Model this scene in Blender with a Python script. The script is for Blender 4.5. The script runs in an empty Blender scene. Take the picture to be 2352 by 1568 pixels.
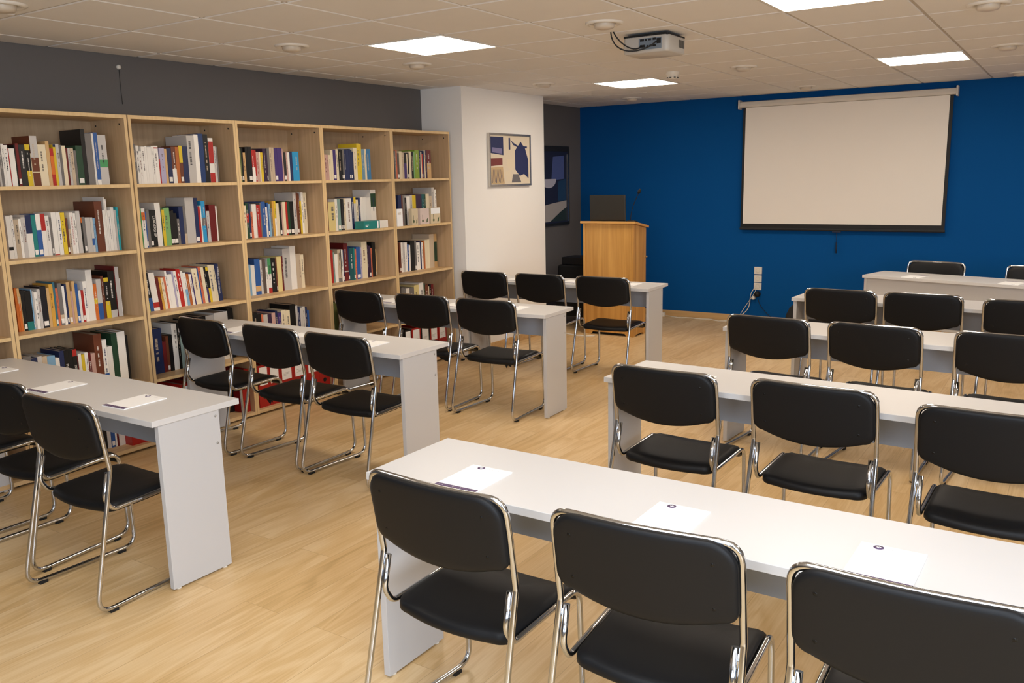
import bpy, bmesh, math, random
from mathutils import Vector, Matrix
random.seed(11)
PI = math.pi
scene = bpy.context.scene
COL = scene.collection

# ------------------------------------------------------------------ helpers
def lin(c):
    return tuple((v/12.92 if v <= 0.04045 else ((v+0.055)/1.055)**2.4) for v in c)
def hexc(h):
    h = h.lstrip('#')
    return lin(tuple(int(h[i:i+2], 16)/255 for i in (0, 2, 4)))

class MB:
    """collects faces of one mesh"""
    def __init__(s): s.v = []; s.f = []; s.m = []; s.sm = []
    def add(s, vs, fs, m=0, smooth=False):
        o = len(s.v); s.v += [tuple(p) for p in vs]
        for f in fs:
            s.f.append(tuple(i+o for i in f)); s.m.append(m); s.sm.append(smooth)
    def box(s, a, b, m=0, M=None):
        x0, y0, z0 = a; x1, y1, z1 = b
        vs = [(x0,y0,z0),(x1,y0,z0),(x1,y1,z0),(x0,y1,z0),(x0,y0,z1),(x1,y0,z1),(x1,y1,z1),(x0,y1,z1)]
        if M is not None: vs = [M @ Vector(p) for p in vs]
        s.add(vs, [(0,3,2,1),(4,5,6,7),(0,1,5,4),(1,2,6,5),(2,3,7,6),(3,0,4,7)], m)
    def prism(s, poly, d0, d1, axis='x', m=0):
        n = len(poly)
        if axis == 'x': f = lambda p, d: (d, p[0], p[1])
        elif axis == 'y': f = lambda p, d: (p[0], d, p[1])
        else: f = lambda p, d: (p[0], p[1], d)
        vs = [f(p, d0) for p in poly]+[f(p, d1) for p in poly]
        fs = [tuple(range(n))[::-1], tuple(range(n, 2*n))]
        fs += [(i, (i+1) % n, n+(i+1) % n, n+i) for i in range(n)]
        s.add(vs, fs, m)
    def quad(s, p, m=0): s.add(p, [tuple(range(len(p)))], m)
    def tube(s, pts, r, n=10, m=0, closed=False, cap=True):
        pts = [Vector(p) for p in pts]; N = len(pts)
        T = []
        for i in range(N):
            a = pts[max(i-1, 0)]; b = pts[min(i+1, N-1)]
            T.append((b-a).normalized())
        ref = Vector((0,0,1)) if abs(T[0].z) < .9 else Vector((1,0,0))
        u = T[0].cross(ref).normalized()
        vs = []
        for i in range(N):
            u = (u-T[i]*u.dot(T[i])).normalized(); w = T[i].cross(u)
            for k in range(n):
                a = 2*PI*k/n; vs.append(pts[i]+(u*math.cos(a)+w*math.sin(a))*r)
        fs = [(i*n+k, i*n+(k+1) % n, (i+1)*n+(k+1) % n, (i+1)*n+k) for i in range(N-1) for k in range(n)]
        s.add(vs, fs, m, True)
        if cap: s.add(vs[:n], [tuple(range(n))[::-1]], m); s.add(vs[-n:], [tuple(range(n))], m)
    def lathe(s, prof, n=24, c=(0,0,0), m=0, smooth=True, axis='z'):
        vs = []
        for r, z in prof:
            for k in range(n):
                a = 2*PI*k/n
                p = (r*math.cos(a), r*math.sin(a), z)
                if axis == 'y': p = (p[0], -p[2], p[1])
                if axis == 'x': p = (p[2], p[0], p[1])
                vs.append((c[0]+p[0], c[1]+p[1], c[2]+p[2]))
        fs = [(i*n+k, i*n+(k+1) % n, (i+1)*n+(k+1) % n, (i+1)*n+k) for i in range(len(prof)-1) for k in range(n)]
        s.add(vs, fs, m, smooth)
    def rings(s, rings, m=0, cap=True, smooth=True):
        n = len(rings[0]); vs = [p for r in rings for p in r]
        fs = [(i*n+k, i*n+(k+1) % n, (i+1)*n+(k+1) % n, (i+1)*n+k) for i in range(len(rings)-1) for k in range(n)]
        if cap: fs += [tuple(range(n))[::-1], tuple(range((len(rings)-1)*n, len(rings)*n))]
        s.add(vs, fs, m, smooth)
    def mesh(s, name, mats):
        me = bpy.data.meshes.new(name); me.from_pydata(s.v, [], s.f)
        for mm in mats: me.materials.append(mm)
        me.polygons.foreach_set('material_index', s.m)
        me.polygons.foreach_set('use_smooth', s.sm)
        bm = bmesh.new(); bm.from_mesh(me)
        bmesh.ops.remove_doubles(bm, verts=bm.verts, dist=1e-6) if any(s.sm) else None
        bmesh.ops.recalc_face_normals(bm, faces=bm.faces)
        bm.to_mesh(me); bm.free(); me.update()
        return me

def obj(name, mb, mats, parent=None, loc=(0,0,0), rot=(0,0,0), bevel=0):
    if not isinstance(mats, (list, tuple)): mats = [mats]
    me = mb.mesh(name, mats) if isinstance(mb, MB) else mb
    o = bpy.data.objects.new(name, me); COL.objects.link(o)
    o.location = loc; o.rotation_euler = rot; o.parent = parent
    if bevel:
        b = o.modifiers.new('bevel', 'BEVEL'); b.width = bevel; b.segments = 2; b.limit_method = 'ANGLE'; b.angle_limit = math.radians(40)
    return o
def tag(o, label, cat, group=None, kind=None):
    if label: o['label'] = label
    if cat: o['category'] = cat
    if group: o['group'] = group
    if kind: o['kind'] = kind
    return o
def thing(name, label, cat, loc=(0,0,0), rz=0, group=None):
    o = bpy.data.objects.new(name, None); COL.objects.link(o)
    o.empty_display_size = .05
    o.location = loc; o.rotation_euler = (0,0,rz)
    return tag(o, label, cat, group)
def struct(name, mb, mats, bevel=0):
    return tag(obj(name, mb, mats, bevel=bevel), None, None, kind='structure')
def dup(root, loc, rz, label, group=None):
    r = root.copy(); COL.objects.link(r); r.location = loc; r.rotation_euler = (0,0,rz); r['label'] = label
    if group: r['group'] = group
    for ch in list(root.children):
        c = ch.copy(); COL.objects.link(c); c.parent = r
        for g in ch.children:
            d = g.copy(); COL.objects.link(d); d.parent = c
    return r

# ------------------------------------------------------------------ materials
class NT:
    def __init__(s, name):
        s.mat = bpy.data.materials.new(name); s.mat.use_nodes = True
        s.t = s.mat.node_tree; s.b = s.t.nodes['Principled BSDF']
    def n(s, typ, **kw):
        nd = s.t.nodes.new(typ)
        for k, v in kw.items():
            if k in nd.inputs: nd.inputs[k].default_value = v
            else: setattr(nd, k, v)
        return nd
    def l(s, a, b): s.t.links.new(a, b)
def mat(name, col, rough=.5, metal=0, jitter=0, bump=0, bscale=200, spec=.5, var=0, vscale=3, emis=None, estr=0, coat=0):
    N = NT(name); b = N.b
    c = hexc(col) if isinstance(col, str) else col
    b.inputs['Base Color'].default_value = (*c, 1); b.inputs['Roughness'].default_value = rough
    b.inputs['Metallic'].default_value = metal; b.inputs['Specular IOR Level'].default_value = spec
    if coat: b.inputs['Coat Weight'].default_value = coat
    tc = N.n('ShaderNodeTexCoord') if (bump or var) else None
    src = None
    if var:
        nz = N.n('ShaderNodeTexNoise', Scale=vscale, Detail=4.0)
        N.l(tc.outputs['Object'], nz.inputs['Vector'])
        hs = N.n('ShaderNodeHueSaturation', Color=(*c, 1))
        mr = N.n('ShaderNodeMapRange'); mr.inputs['To Min'].default_value = 1-var; mr.inputs['To Max'].default_value = 1+var
        N.l(nz.outputs['Fac'], mr.inputs['Value']); N.l(mr.outputs['Result'], hs.inputs['Value']); src = hs
    if jitter:
        oi = N.n('ShaderNodeObjectInfo'); hs = N.n('ShaderNodeHueSaturation', Color=(*c, 1))
        mr = N.n('ShaderNodeMapRange'); mr.inputs['To Min'].default_value = 1-jitter; mr.inputs['To Max'].default_value = 1+jitter
        N.l(oi.outputs['Random'], mr.inputs['Value']); N.l(mr.outputs['Result'], hs.inputs['Value']); src = hs
    if src: N.l(src.outputs['Color'], b.inputs['Base Color'])
    if bump:
        nz = N.n('ShaderNodeTexNoise', Scale=float(bscale), Detail=3.0)
        N.l(tc.outputs['Object'], nz.inputs['Vector'])
        bp_ = N.n('ShaderNodeBump', Strength=bump, Distance=.002)
        N.l(nz.outputs['Fac'], bp_.inputs['Height']); N.l(bp_.outputs['Normal'], b.inputs['Normal'])
    if emis:
        b.inputs['Emission Color'].default_value = (*emis, 1); b.inputs['Emission Strength'].default_value = estr
    return N.mat
def wood(name, c1, c2, axis, scale=9, stretch=14, rough=.45, fine=.35, bump=.03):
    """straight-grained veneer, grain along the given object axis"""
    N = NT(name); tc = N.n('ShaderNodeTexCoord'); mp = N.n('ShaderNodeMapping')
    sc = [scale*stretch/4]*3; sc['xyz'.index(axis)] = scale/stretch
    mp.inputs['Scale'].default_value = sc
    oi = N.n('ShaderNodeObjectInfo'); va = N.n('ShaderNodeVectorMath', operation='ADD')
    N.l(tc.outputs['Object'], va.inputs[0]); N.l(oi.outputs['Random'], va.inputs[1])
    N.l(va.outputs[0], mp.inputs['Vector'])
    n1 = N.n('ShaderNodeTexNoise', Scale=1.0, Detail=6.0, Distortion=.6); N.l(mp.outputs['Vector'], n1.inputs['Vector'])
    n2 = N.n('ShaderNodeTexNoise', Scale=6.0, Detail=4.0); N.l(mp.outputs['Vector'], n2.inputs['Vector'])
    mx = N.n('ShaderNodeMath', operation='MULTIPLY_ADD'); mx.inputs[1].default_value = fine
    N.l(n2.outputs['Fac'], mx.inputs[0]); N.l(n1.outputs['Fac'], mx.inputs[2])
    cr = N.n('ShaderNodeValToRGB'); cr.color_ramp.elements[0].position = .42; cr.color_ramp.elements[1].position = .85
    cr.color_ramp.elements[0].color = (*hexc(c1), 1); cr.color_ramp.elements[1].color = (*hexc(c2), 1)
    N.l(mx.outputs[0], cr.inputs['Fac']); N.l(cr.outputs['Color'], N.b.inputs['Base Color'])
    N.b.inputs['Roughness'].default_value = rough
    bp_ = N.n('ShaderNodeBump', Strength=bump, Distance=.001); N.l(n2.outputs['Fac'], bp_.inputs['Height']); N.l(bp_.outputs['Normal'], N.b.inputs['Normal'])
    return N.mat
def floor_mat():
    N = NT('laminate_oak'); tc = N.n('ShaderNodeTexCoord')
    sep = N.n('ShaderNodeSeparateXYZ'); N.l(tc.outputs['Object'], sep.inputs[0])
    cb = N.n('ShaderNodeCombineXYZ'); N.l(sep.outputs['Y'], cb.inputs['X']); N.l(sep.outputs['X'], cb.inputs['Y'])
    br = N.n('ShaderNodeTexBrick', offset=.37, offset_frequency=2, squash=1.0)
    br.inputs['Scale'].default_value = 1.0; br.inputs['Brick Width'].default_value = 1.29; br.inputs['Row Height'].default_value = .193
    br.inputs['Mortar Size'].default_value = .0012; br.inputs['Mortar Smooth'].default_value = .3; br.inputs['Bias'].default_value = 0
    br.inputs['Color1'].default_value = (0,0,0,1); br.inputs['Color2'].default_value = (1,1,1,1); br.inputs['Mortar'].default_value = (.5,.5,.5,1)
    N.l(cb.outputs[0], br.inputs['Vector'])
    # per-plank offset so that the grain differs from plank to plank
    ad = N.n('ShaderNodeVectorMath', operation='MULTIPLY_ADD'); ad.inputs[1].default_value = (3.1, 5.3, 0); 
    N.l(br.outputs['Color'], ad.inputs[0]); N.l(cb.outputs[0], ad.inputs[2])
    mp = N.n('ShaderNodeMapping'); mp.inputs['Scale'].default_value = (1.0, 6.5, 1.0); N.l(ad.outputs[0], mp.inputs['Vector'])
    nz = N.n('ShaderNodeTexNoise', Scale=1.0, Detail=3.0, Distortion=.8); N.l(mp.outputs[0], nz.inputs['Vector'])
    # cathedral grain: rings cut from the low-frequency noise
    mul = N.n('ShaderNodeMath', operation='MULTIPLY'); mul.inputs[1].default_value = 34.0; N.l(nz.outputs['Fac'], mul.inputs[0])
    sn = N.n('ShaderNodeMath', operation='SINE'); N.l(mul.outputs[0], sn.inputs[0])
    mp2 = N.n('ShaderNodeMapping'); mp2.inputs['Scale'].default_value = (4.0, 130.0, 1.0); N.l(ad.outputs[0], mp2.inputs['Vector'])
    nf = N.n('ShaderNodeTexNoise', Scale=1.0, Detail=4.0); N.l(mp2.outputs[0], nf.inputs['Vector'])
    mp3 = N.n('ShaderNodeMapping'); mp3.inputs['Scale'].default_value = (.9, 3.0, 1.0); N.l(ad.outputs[0], mp3.inputs['Vector'])
    nb = N.n('ShaderNodeTexNoise', Scale=1.0, Detail=2.0); N.l(mp3.outputs[0], nb.inputs['Vector'])
    a = N.n('ShaderNodeMath', operation='MULTIPLY_ADD'); a.inputs[1].default_value = .085; N.l(sn.outputs[0], a.inputs[0])
    nfs = N.n('ShaderNodeMath', operation='MULTIPLY_ADD'); nfs.inputs[1].default_value = .4; nfs.inputs[2].default_value = .3; N.l(nf.outputs['Fac'], nfs.inputs[0]); N.l(nfs.outputs[0], a.inputs[2])
    b2 = N.n('ShaderNodeMath', operation='MULTIPLY_ADD'); b2.inputs[1].default_value = .55; N.l(nb.outputs['Fac'], b2.inputs[0]); N.l(a.outputs[0], b2.inputs[2])
    c2 = N.n('ShaderNodeMath', operation='MULTIPLY_ADD'); c2.inputs[1].default_value = .09; N.l(br.outputs['Color'], c2.inputs[0]); N.l(b2.outputs[0], c2.inputs[2])
    cr = N.n('ShaderNodeValToRGB')
    e = cr.color_ramp.elements; e[0].position = .45; e[1].position = 1.08 if False else 1.0
    e[0].color = (*hexc('#b4935f'), 1); e[1].color = (*hexc('#e4c799'), 1)
    m = cr.color_ramp.elements.new(.72); m.color = (*hexc('#d3b07b'), 1)
    N.l(c2.outputs[0], cr.inputs['Fac'])
    mm = N.n('ShaderNodeMixRGB', blend_type='MULTIPLY'); mm.inputs['Color2'].default_value = (.72,.66,.6,1)
    N.l(br.outputs['Fac'], mm.inputs['Fac']); N.l(cr.outputs['Color'], mm.inputs['Color1'])
    N.l(mm.outputs[0], N.b.inputs['Base Color'])
    N.b.inputs['Roughness'].default_value = .38
    bp_ = N.n('ShaderNodeBump', Strength=.06, Distance=.001); N.l(nf.outputs['Fac'], bp_.inputs['Height']); N.l(bp_.outputs['Normal'], N.b.inputs['Normal'])
    return N.mat

M = {}
M['chrome'] = mat('chrome', (.57,.585,.61), .1, 1)
M['vinyl'] = mat('black_vinyl', '#101113', .5, 0, bump=.12, bscale=900, spec=.27)
M['rubber'] = mat('black_rubber', '#0c0c0c', .7)
M['screw'] = mat('black_screw', '#1c1c1c', .3, .6)
M['lam'] = mat('light_grey_laminate', '#d3d1cf', .42, var=.015, vscale=2)
M['lam_side'] = mat('grey_white_laminate', '#c6c5c5', .45, bump=.02, bscale=500)
M['lam_panel'] = mat('mid_grey_laminate', '#a6abb4', .5)
M['screwcap'] = mat('grey_cap', '#a5a29d', .4)
M['wall_grey'] = mat('charcoal_paint', '#676462', .8, bump=.08, bscale=120, var=.04)
M['wall_blue'] = mat('blue_paint', '#005092', .8, spec=.15, bump=.1, bscale=140, var=.03)
M['wall_white'] = mat('white_paint', '#f6f3ee', .8, bump=.06, bscale=150, var=.01)
M['ceil'] = mat('mineral_tile', '#e6e4e2', .9, bump=.1, bscale=260, var=.02, vscale=5)
M['grid'] = mat('ceiling_grid_metal', '#b9b2a8', .6)
M['floor'] = floor_mat()
M['wall_shade'] = mat('back_wall_paint', '#9c9a98', .8)
M['edge'] = wood('maple_edge_band', '#d9b681', '#e6c692', 'z')
M['shelf_y'] = wood('maple_veneer_shelf', '#cba878', '#dfbf90', 'y')
M['shelf_z'] = wood('maple_veneer_upright_shaded', '#bd9d75', '#d0b18a', 'z')  # greyer than the shelves: the shade inside the cases is put into this colour
M['shelf_back'] = wood('maple_veneer_back_shaded', '#b39877', '#c3a785', 'z')  # same maple, darkened in colour for the shade at the back of the cases
M['oak_z'] = wood('golden_oak_veneer', '#b57f37', '#d9a55a', 'z', scale=6, stretch=10, rough=.4)
M['oak_y'] = wood('golden_oak_edge', '#c48b42', '#d8a45c', 'x', rough=.4)
M['base_wood'] = wood('skirting_oak', '#c09a68', '#d3b07c', 'x')
M['black'] = mat('matt_black', '#0d0d0e', .6)
M['blackcloth'] = mat('black_fabric', '#151515', .9, bump=.2, bscale=300)
M['darkplastic'] = mat('dark_grey_plastic', '#24231f', .5)
M['greyplastic'] = mat('projector_grey', '#b9b4ac', .45)
M['bluegrey'] = mat('port_panel_grey', '#707b86', .5)
M['whiteplastic'] = mat('white_plastic', '#e8e2d6', .35)
M['slotgrey'] = mat('socket_recess', '#b5aea0', .5)
M['screen'] = mat('matt_white_screen', '#f4ece1', .9)
M['screencase'] = mat('screen_case_white', '#d8d0c4', .5)
M['paper'] = mat('white_paper', '#fbfbfa', .7)
M['violet'] = mat('violet_print', '#5a4668', .6)
M['greyprint'] = mat('pale_grey_print', '#bfbbbe', .7)
M['silver'] = mat('silver_frame', '#c9c6c0', .25, .9)
M['lamp'] = mat('lamp_diffuser', '#ffffff', .5, emis=(1.0,.875,.735), estr=21.0)
M['lamp_frame'] = mat('lamp_frame_white', '#e5e0d6', .4)
M['glass_off'] = mat('downlight_lens', '#cfc3b2', .3)
# ------------------------------------------------------------------ room shell
XL, YB, ZC, XR, YK = -5.246, 9.605, 2.4895, 3.2, -2.6
GX, GY, TX, TY = -5.0, 2.392, .6, .599
LIGHTS = [(2,3), (2,8), (6,3), (6,8)]
m = MB(); m.box((XL-.2, YK-.2, -.12), (XR+.2, YB+.2, 0)); struct('floor', m, M['floor'])
m = MB(); m.box((XL-.2, YK-.2, -.12), (XL, YB+.2, ZC+.3)); struct('wall_left', m, M['wall_grey'])
m = MB(); m.box((XL, YB, -.12), (XR+.2, YB+.2, ZC+.3)); struct('wall_front', m, M['wall_blue'])
m = MB(); m.box((XR, YK-.2, -.12), (XR+.2, YB, ZC+.3)); struct('wall_right', m, M['wall_shade'])
m = MB(); m.box((XL, YK-.2, -.12), (XR, YK, ZC+.3)); struct('wall_back', m, M['wall_shade'])
m = MB(); m.box((XL, 6.514, 0), (-4.778, 7.956, ZC+.05)); struct('wall_column', m, M['wall_white'])
# suspended ceiling: tiles standing a little below the grid
m = MB(); m.box((XL, YK, ZC+.005), (XR, YB, ZC+.12), 1)
i0 = math.floor((XL-GX)/TX); i1 = math.ceil((XR-GX)/TX); j0 = math.floor((YK-GY)/TY); j1 = math.ceil((YB-GY)/TY)
g = .0085
for i in range(i0, i1):
    for j in range(j0, j1):
        if (i, j) in LIGHTS: continue
        x0 = max(GX+i*TX+g, XL+.004); x1 = min(GX+(i+1)*TX-g, XR-.004); y0 = max(GY+j*TY+g, YK+.004); y1 = min(GY+(j+1)*TY-g, YB-.004)
        if x1-x0 < .02 or y1-y0 < .02: continue
        c = .004
        vs = [(x0,y0,ZC+.005),(x1,y0,ZC+.005),(x1,y1,ZC+.005),(x0,y1,ZC+.005),(x0+c,y0+c,ZC),(x1-c,y0+c,ZC),(x1-c,y1-c,ZC),(x0+c,y1-c,ZC)]
        m.add(vs, [(4,7,6,5),(0,4,5,1),(1,5,6,2),(2,6,7,3),(3,7,4,0)], 0)
struct('ceiling', m, [M['ceil'], M['grid']])
# skirting
def skirt(name, a, b):
    m = MB(); m.box(a, b); return struct(name, m, M['base_wood'], bevel=.003)
skirt('baseboard_front', (XL+.013, YB-.013, 0), (XR, YB, .066))
skirt('baseboard_left', (XL, 7.956, 0), (XL+.013, YB, .066))
skirt('baseboard_column', (-4.778, 6.5, 0), (-4.765, 7.97, .066))
skirt('baseboard_right', (XR-.013, YK, 0), (XR, YB-.013, .066))
skirt('baseboard_back', (XL, YK, 0), (XR-.013, YK+.013, .066))

# ------------------------------------------------------------------ ceiling fittings
ll = {(2,3): 'square ceiling light panel nearest the bookcases, left of the projector', (2,8): 'square ceiling light panel behind the projector, near the white column',
      (6,3): 'square ceiling light panel cut off by the top edge of the picture', (6,8): 'square ceiling light panel above the right end of the projection screen'}
for k, (i, j) in enumerate(LIGHTS):
    t = thing('ceiling_light', ll[(i,j)], 'ceiling light', (GX+(i+.5)*TX, GY+(j+.5)*TY, ZC), 0, 'square light panels in the ceiling')
    m = MB(); h = .297; w = .012
    for a, b in (((-h,-h,-.004),(h,-h+w,.006)), ((-h,h-w,-.004),(h,h,.006)), ((-h,-h+w,-.004),(-h+w,h-w,.006)), ((h-w,-h+w,-.004),(h,h-w,.006))): m.box(a, b)
    obj('frame', m, M['lamp_frame'], t)
    m = MB(); q = h-w; m.box((-q,-q,-.002), (q,q,.006)); obj('diffuser', m, M['lamp'], t)
D = [(-4.145,3.911,'left-hand row, in front of the left light panel'), (-4.122,5.094,'left-hand row, just behind the left light panel'), (-2.279,4.456,'directly before the projector'),
     (-4.136,6.9,'left-hand row, beside the white column'), (-2.332,6.97,'middle row, behind and right of the projector'), (-4.188,8.85,'left-hand row, close to the blue wall'),
     (-2.373,8.982,'middle row, above the projection screen'), (-.486,5.258,'in the top right corner of the picture'), (-.517,7.104,'right-hand row, right of the far right light panel'),
     (-4.197,2.213,'in the top left corner of the picture'), (-.548,9.174,'right-hand row, against the blue wall')]
def downlight():
    t = thing('ceiling_downlight', '', 'downlight', (0,0,0), 0, 'round downlights in the ceiling')
    m = MB(); m.lathe([(.072,-.001),(.076,-.008),(.084,-.012),(.096,-.011),(.103,-.006),(.105,0)], 32); obj('trim_ring', m, M['lamp_frame'], t)
    m = MB(); m.lathe([(.073,-.001),(.062,-.003),(.058,-.004)], 32); obj('recess', m, M['grid'], t)
    m = MB(); m.lathe([(.058,-.004),(.057,-.022),(.05,-.031),(.03,-.036),(.0005,-.038)], 32); obj('lens', m, M['glass_off'], t)
    return t
d0 = downlight()
for k, (x, y, w) in enumerate(D):
    lab = 'round white ceiling downlight, ' + w
    if k == 0: d0.location = (x,y,ZC); d0['label'] = lab
    else: dup(d0, (x,y,ZC), 0, lab)
t = thing('smoke_detector', 'small white smoke detector on the ceiling behind the projector', 'smoke detector', (-2.899,6.894,ZC))
m = MB(); m.lathe([(.055,0),(.055,-.018),(.048,-.024)], 28); obj('base', m, M['whiteplastic'], t)
m = MB(); m.lathe([(.048,-.024),(.043,-.05),(.03,-.058),(.0005,-.058)], 28); obj('cover', m, M['whiteplastic'], t)
m = MB()
for k in range(8):
    a = 2*PI*k/8; R = Matrix.Rotation(a, 4, 'Z'); m.box((.040,-.008,-.05), (.0475,.008,-.044), 0, R)
obj('vent_slots', m, M['black'], t)

# projector
t = thing('projector', 'light grey projector mounted under the ceiling, cable sockets facing the room', 'projector', (-2.235,5.03,ZC), math.radians(0))
def rrect(hx, hy, r, n=5):
    out = []
    for cx, cy, a0 in ((hx-r,hy-r,0),(-hx+r,hy-r,90),(-hx+r,-hy+r,180),(hx-r,-hy+r,270)):
        for k in range(n+1):
            a = math.radians(a0+90*k/n); out.append((cx+r*math.cos(a), cy+r*math.sin(a)))
    return out
m = MB(); rr = []
for s_, z in ((.93,-.118),(.985,-.112),(1,-.1),(1,-.03),(.985,-.024)): rr.append([(p[0]*s_, p[1]*s_, z) for p in rrect(.148,.135,.03)])
m.rings(rr, smooth=True); body = obj('body', m, M['greyplastic'], t)
m = MB(); m.box((-.142,-.13,-.026), (.142,.13,-.012)); m.box((-.06,-.06,-.013), (.06,.06,0)); obj('mount_plate', m, M['black'], t, bevel=.003)
m = MB(); m.box((-.04,-.1372,-.1), (.105,-.134,-.036)); pp = obj('port_panel', m, M['bluegrey'], t)
m = MB()
for a in ((-.03,-.052,.024,.012),(.0,-.052,.012,.012),(.022,-.05,.018,.01),(.05,-.05,.02,.012),(-.03,-.088,.03,.016),(.012,-.086,.01,.01),(.03,-.086,.012,.01),(.05,-.086,.02,.01),(.075,-.072,.026,.03)):
    m.box((a[0],-.139,a[1]), (a[0]+a[2],-.1368,a[1]+a[3]))
obj('sockets', m, M['black'], pp)
m = MB()
for k in range(6): m.box((.1478,.02+k*.014,-.085), (.1492,.028+k*.014,-.04))
obj('vent_grille', m, M['darkplastic'], t)
m = MB(); m.lathe([(.028,0),(.03,.012),(.024,.014),(.0005,.01)], 20, (.05,-.135,-.07), axis='y'); o_ = obj('lens', m, M['black'], t); o_.rotation_euler = (0,0,PI)
m = MB()
P = lambda a, b, c: (a, b, c)
def bez(p, n=14):
    p = [Vector(q) for q in p]; out = []
    for i in range(n+1):
        t_ = i/n; q = [v.copy() for v in p]
        while len(q) > 1: q = [q[k].lerp(q[k+1], t_) for k in range(len(q)-1)]
        out.append(q[0])
    return out
def cable(name, pts, r, mt, label, cat='cable', group=None):
    m = MB(); m.tube(pts, r, 8); return tag(obj(name, m, mt), label, cat, group)
cable('projector_cable', bez([(-2.395,4.766,ZC),(-2.40,4.79,2.40),(-2.33,4.82,2.34),(-2.2,4.87,2.385),(-2.16,4.889,2.43)]), .0042, M['black'], 'black cable hanging from the ceiling in the lower curve to the projector', group='projector cables')
cable('projector_cable', bez([(-2.378,4.766,ZC),(-2.36,4.80,2.43),(-2.32,4.83,2.40),(-2.28,4.86,2.375),(-2.255,4.889,2.41)]), .0042, M['black'], 'black cable running straighter from the ceiling to the projector, above the other', group='projector cables')

# little white clip with a thread on the grey wall
t = thing('wall_clip', 'tiny white clip stuck on the grey wall above the bookcases', 'wall clip', (XL,3.453,2.415))
m = MB(); m.lathe([(.015,0),(.014,.01),(.006,.014),(.0005,.014)], 12, axis='x'); obj('clip_head', m, M['whiteplastic'], t)
m = MB(); m.tube([(.003,0,-.012),(.003,-.001,-.12),(.003,.001,-.23)], .0016, 6); obj('thread', m, M['darkplastic'], t)

# ------------------------------------------------------------------ front wall: screen, sockets
t = thing('projection_screen', 'pull-down white projection screen with black borders on the blue wall', 'projection screen', (-2.156,YB,2.36))
m = MB(); m.prism([(-.012,-.002),(-.078,.004),(-.085,.03),(-.078,.062),(-.02,.07),(-.012,.07)], -1.062, 1.062, 'x'); obj('housing', m, M['screencase'], t, bevel=.004)
for s_ in (-1, 1):
    m = MB(); m.box((s_*1.078-.018*(s_ > 0), -.092, -.012), (s_*1.078+.018*(s_ < 0), 0, .084)); obj('end_cap', m, M['screencase'], t, bevel=.004)
m = MB(); m.box((-1.0,-.0565,-1.252), (1.008,-.055,0)); obj('sheet', m, M['screen'], t)
for x0, x1 in ((-1.026,-1.0), (1.008,1.04)):
    m = MB(); m.box((x0,-.0562,-1.252), (x1,-.0545,0)); obj('border', m, M['black'], t)
m = MB(); m.box((-1.026,-.0562,-1.30), (1.04,-.0545,-1.252)); m.prism([(-.048,-1.322),(-.063,-1.322),(-.066,-1.312),(-.062,-1.296),(-.049,-1.296)], -1.03, 1.045, 'x'); obj('weight_bar', m, M['black'], t)
m = MB(); m.tube([(.0+.013,-.055,-1.326),(.014,-.055,-1.40),(.017,-.055,-1.44)], .003, 6); m.tube([(.017,-.055,-1.44),(.018,-.055,-1.555)], .008, 8); m.box((-.03,-.06,-1.336), (.055,-.05,-1.318)); obj('pull_cord', m, mat('dark_blue_cord', '#10203c', .6), t)

def socket(name, z0, z1, label, n=1):
    t = thing(name, label, 'wall socket', (-2.981,YB,z0), 0, 'white sockets on the blue wall')
    h = z1-z0
    m = MB(); m.box((-.044,-.011,0), (.044,0,h)); obj('face_plate', m, M['whiteplastic'], t, bevel=.003)
    m = MB(); m.lathe([(.0005,.004),(.0195,.004),(.021,.0115),(.0225,.0118)], 24, (0,0,h/2), axis='y'); r = obj('socket_recess', m, M['slotgrey'], t)
    m = MB()
    for s_ in (-.0095, .0095): m.lathe([(.0005,.0045),(.003,.0045)], 10, (s_,0,h/2), axis='y')
    m.box((-.004,-.010,h/2+.016), (.004,-.006,h/2+.02)); m.box((-.004,-.010,h/2-.02), (.004,-.006,h/2-.016)); obj('contacts', m, M['darkplastic'], r)
socket('wall_socket', .541, .623, 'topmost of three white wall sockets on the blue wall')
socket('wall_socket', .451, .529, 'middle one of three white wall sockets on the blue wall')
socket('wall_socket', .362, .444, 'lowest of three white wall sockets, two white cables plugged in')
t = thing('power_plug', 'black plug with a white adapter below the wall sockets', 'plug', (-2.977,YB,.318))
m = MB(); m.lathe([(.0005,.06),(.022,.058),(.03,.045),(.033,.02),(.033,0)], 20, axis='y'); obj('plug_body', m, M['black'], t)
m = MB(); m.box((-.058,-.05,-.062), (-.024,0,-.024)); obj('adapter', m, M['whiteplastic'], t, bevel=.006)
yw = YB-.018
cable('white_cable', bez([(-2.99,YB-.012,.40),(-3.05,yw-.02,.36),(-3.13,yw,.24),(-2.98,yw,.20),(-3.04,yw-.02,.09),(-3.18,yw-.03,.075),(-3.2,yw-.06,.005),(-3.32,yw-.1,.005)]), .0042, M['whiteplastic'], 'thicker white cable looping from the lowest wall socket to the floor', group='white socket cables')
cable('white_cable', bez([(-2.985,YB-.012,.395),(-3.0,yw-.02,.34),(-3.03,yw,.27),(-3.11,yw,.19),(-3.17,yw-.01,.08),(-3.19,yw-.03,.004)]), .003, M['whiteplastic'], 'thinner white cable falling slantwise from the lowest wall socket', group='white socket cables')
cable('black_cable', bez([(-2.965,YB-.03,.27),(-2.96,yw,.2),(-2.92,yw,.14),(-2.84,yw,.1),(-2.78,yw-.02,.02),(-2.72,yw-.03,.005)]), .0035, M['black'], 'black cable from the black plug down the blue wall')
t = thing('power_strip', 'white power strip on the floor at the foot of the blue wall', 'power strip', (-4.1,9.50,0), .12)
m = MB(); m.box((-.14,-.025,0), (.045,.025,.045)); obj('strip_body', m, M['whiteplastic'], t, bevel=.005)
m = MB()
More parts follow.
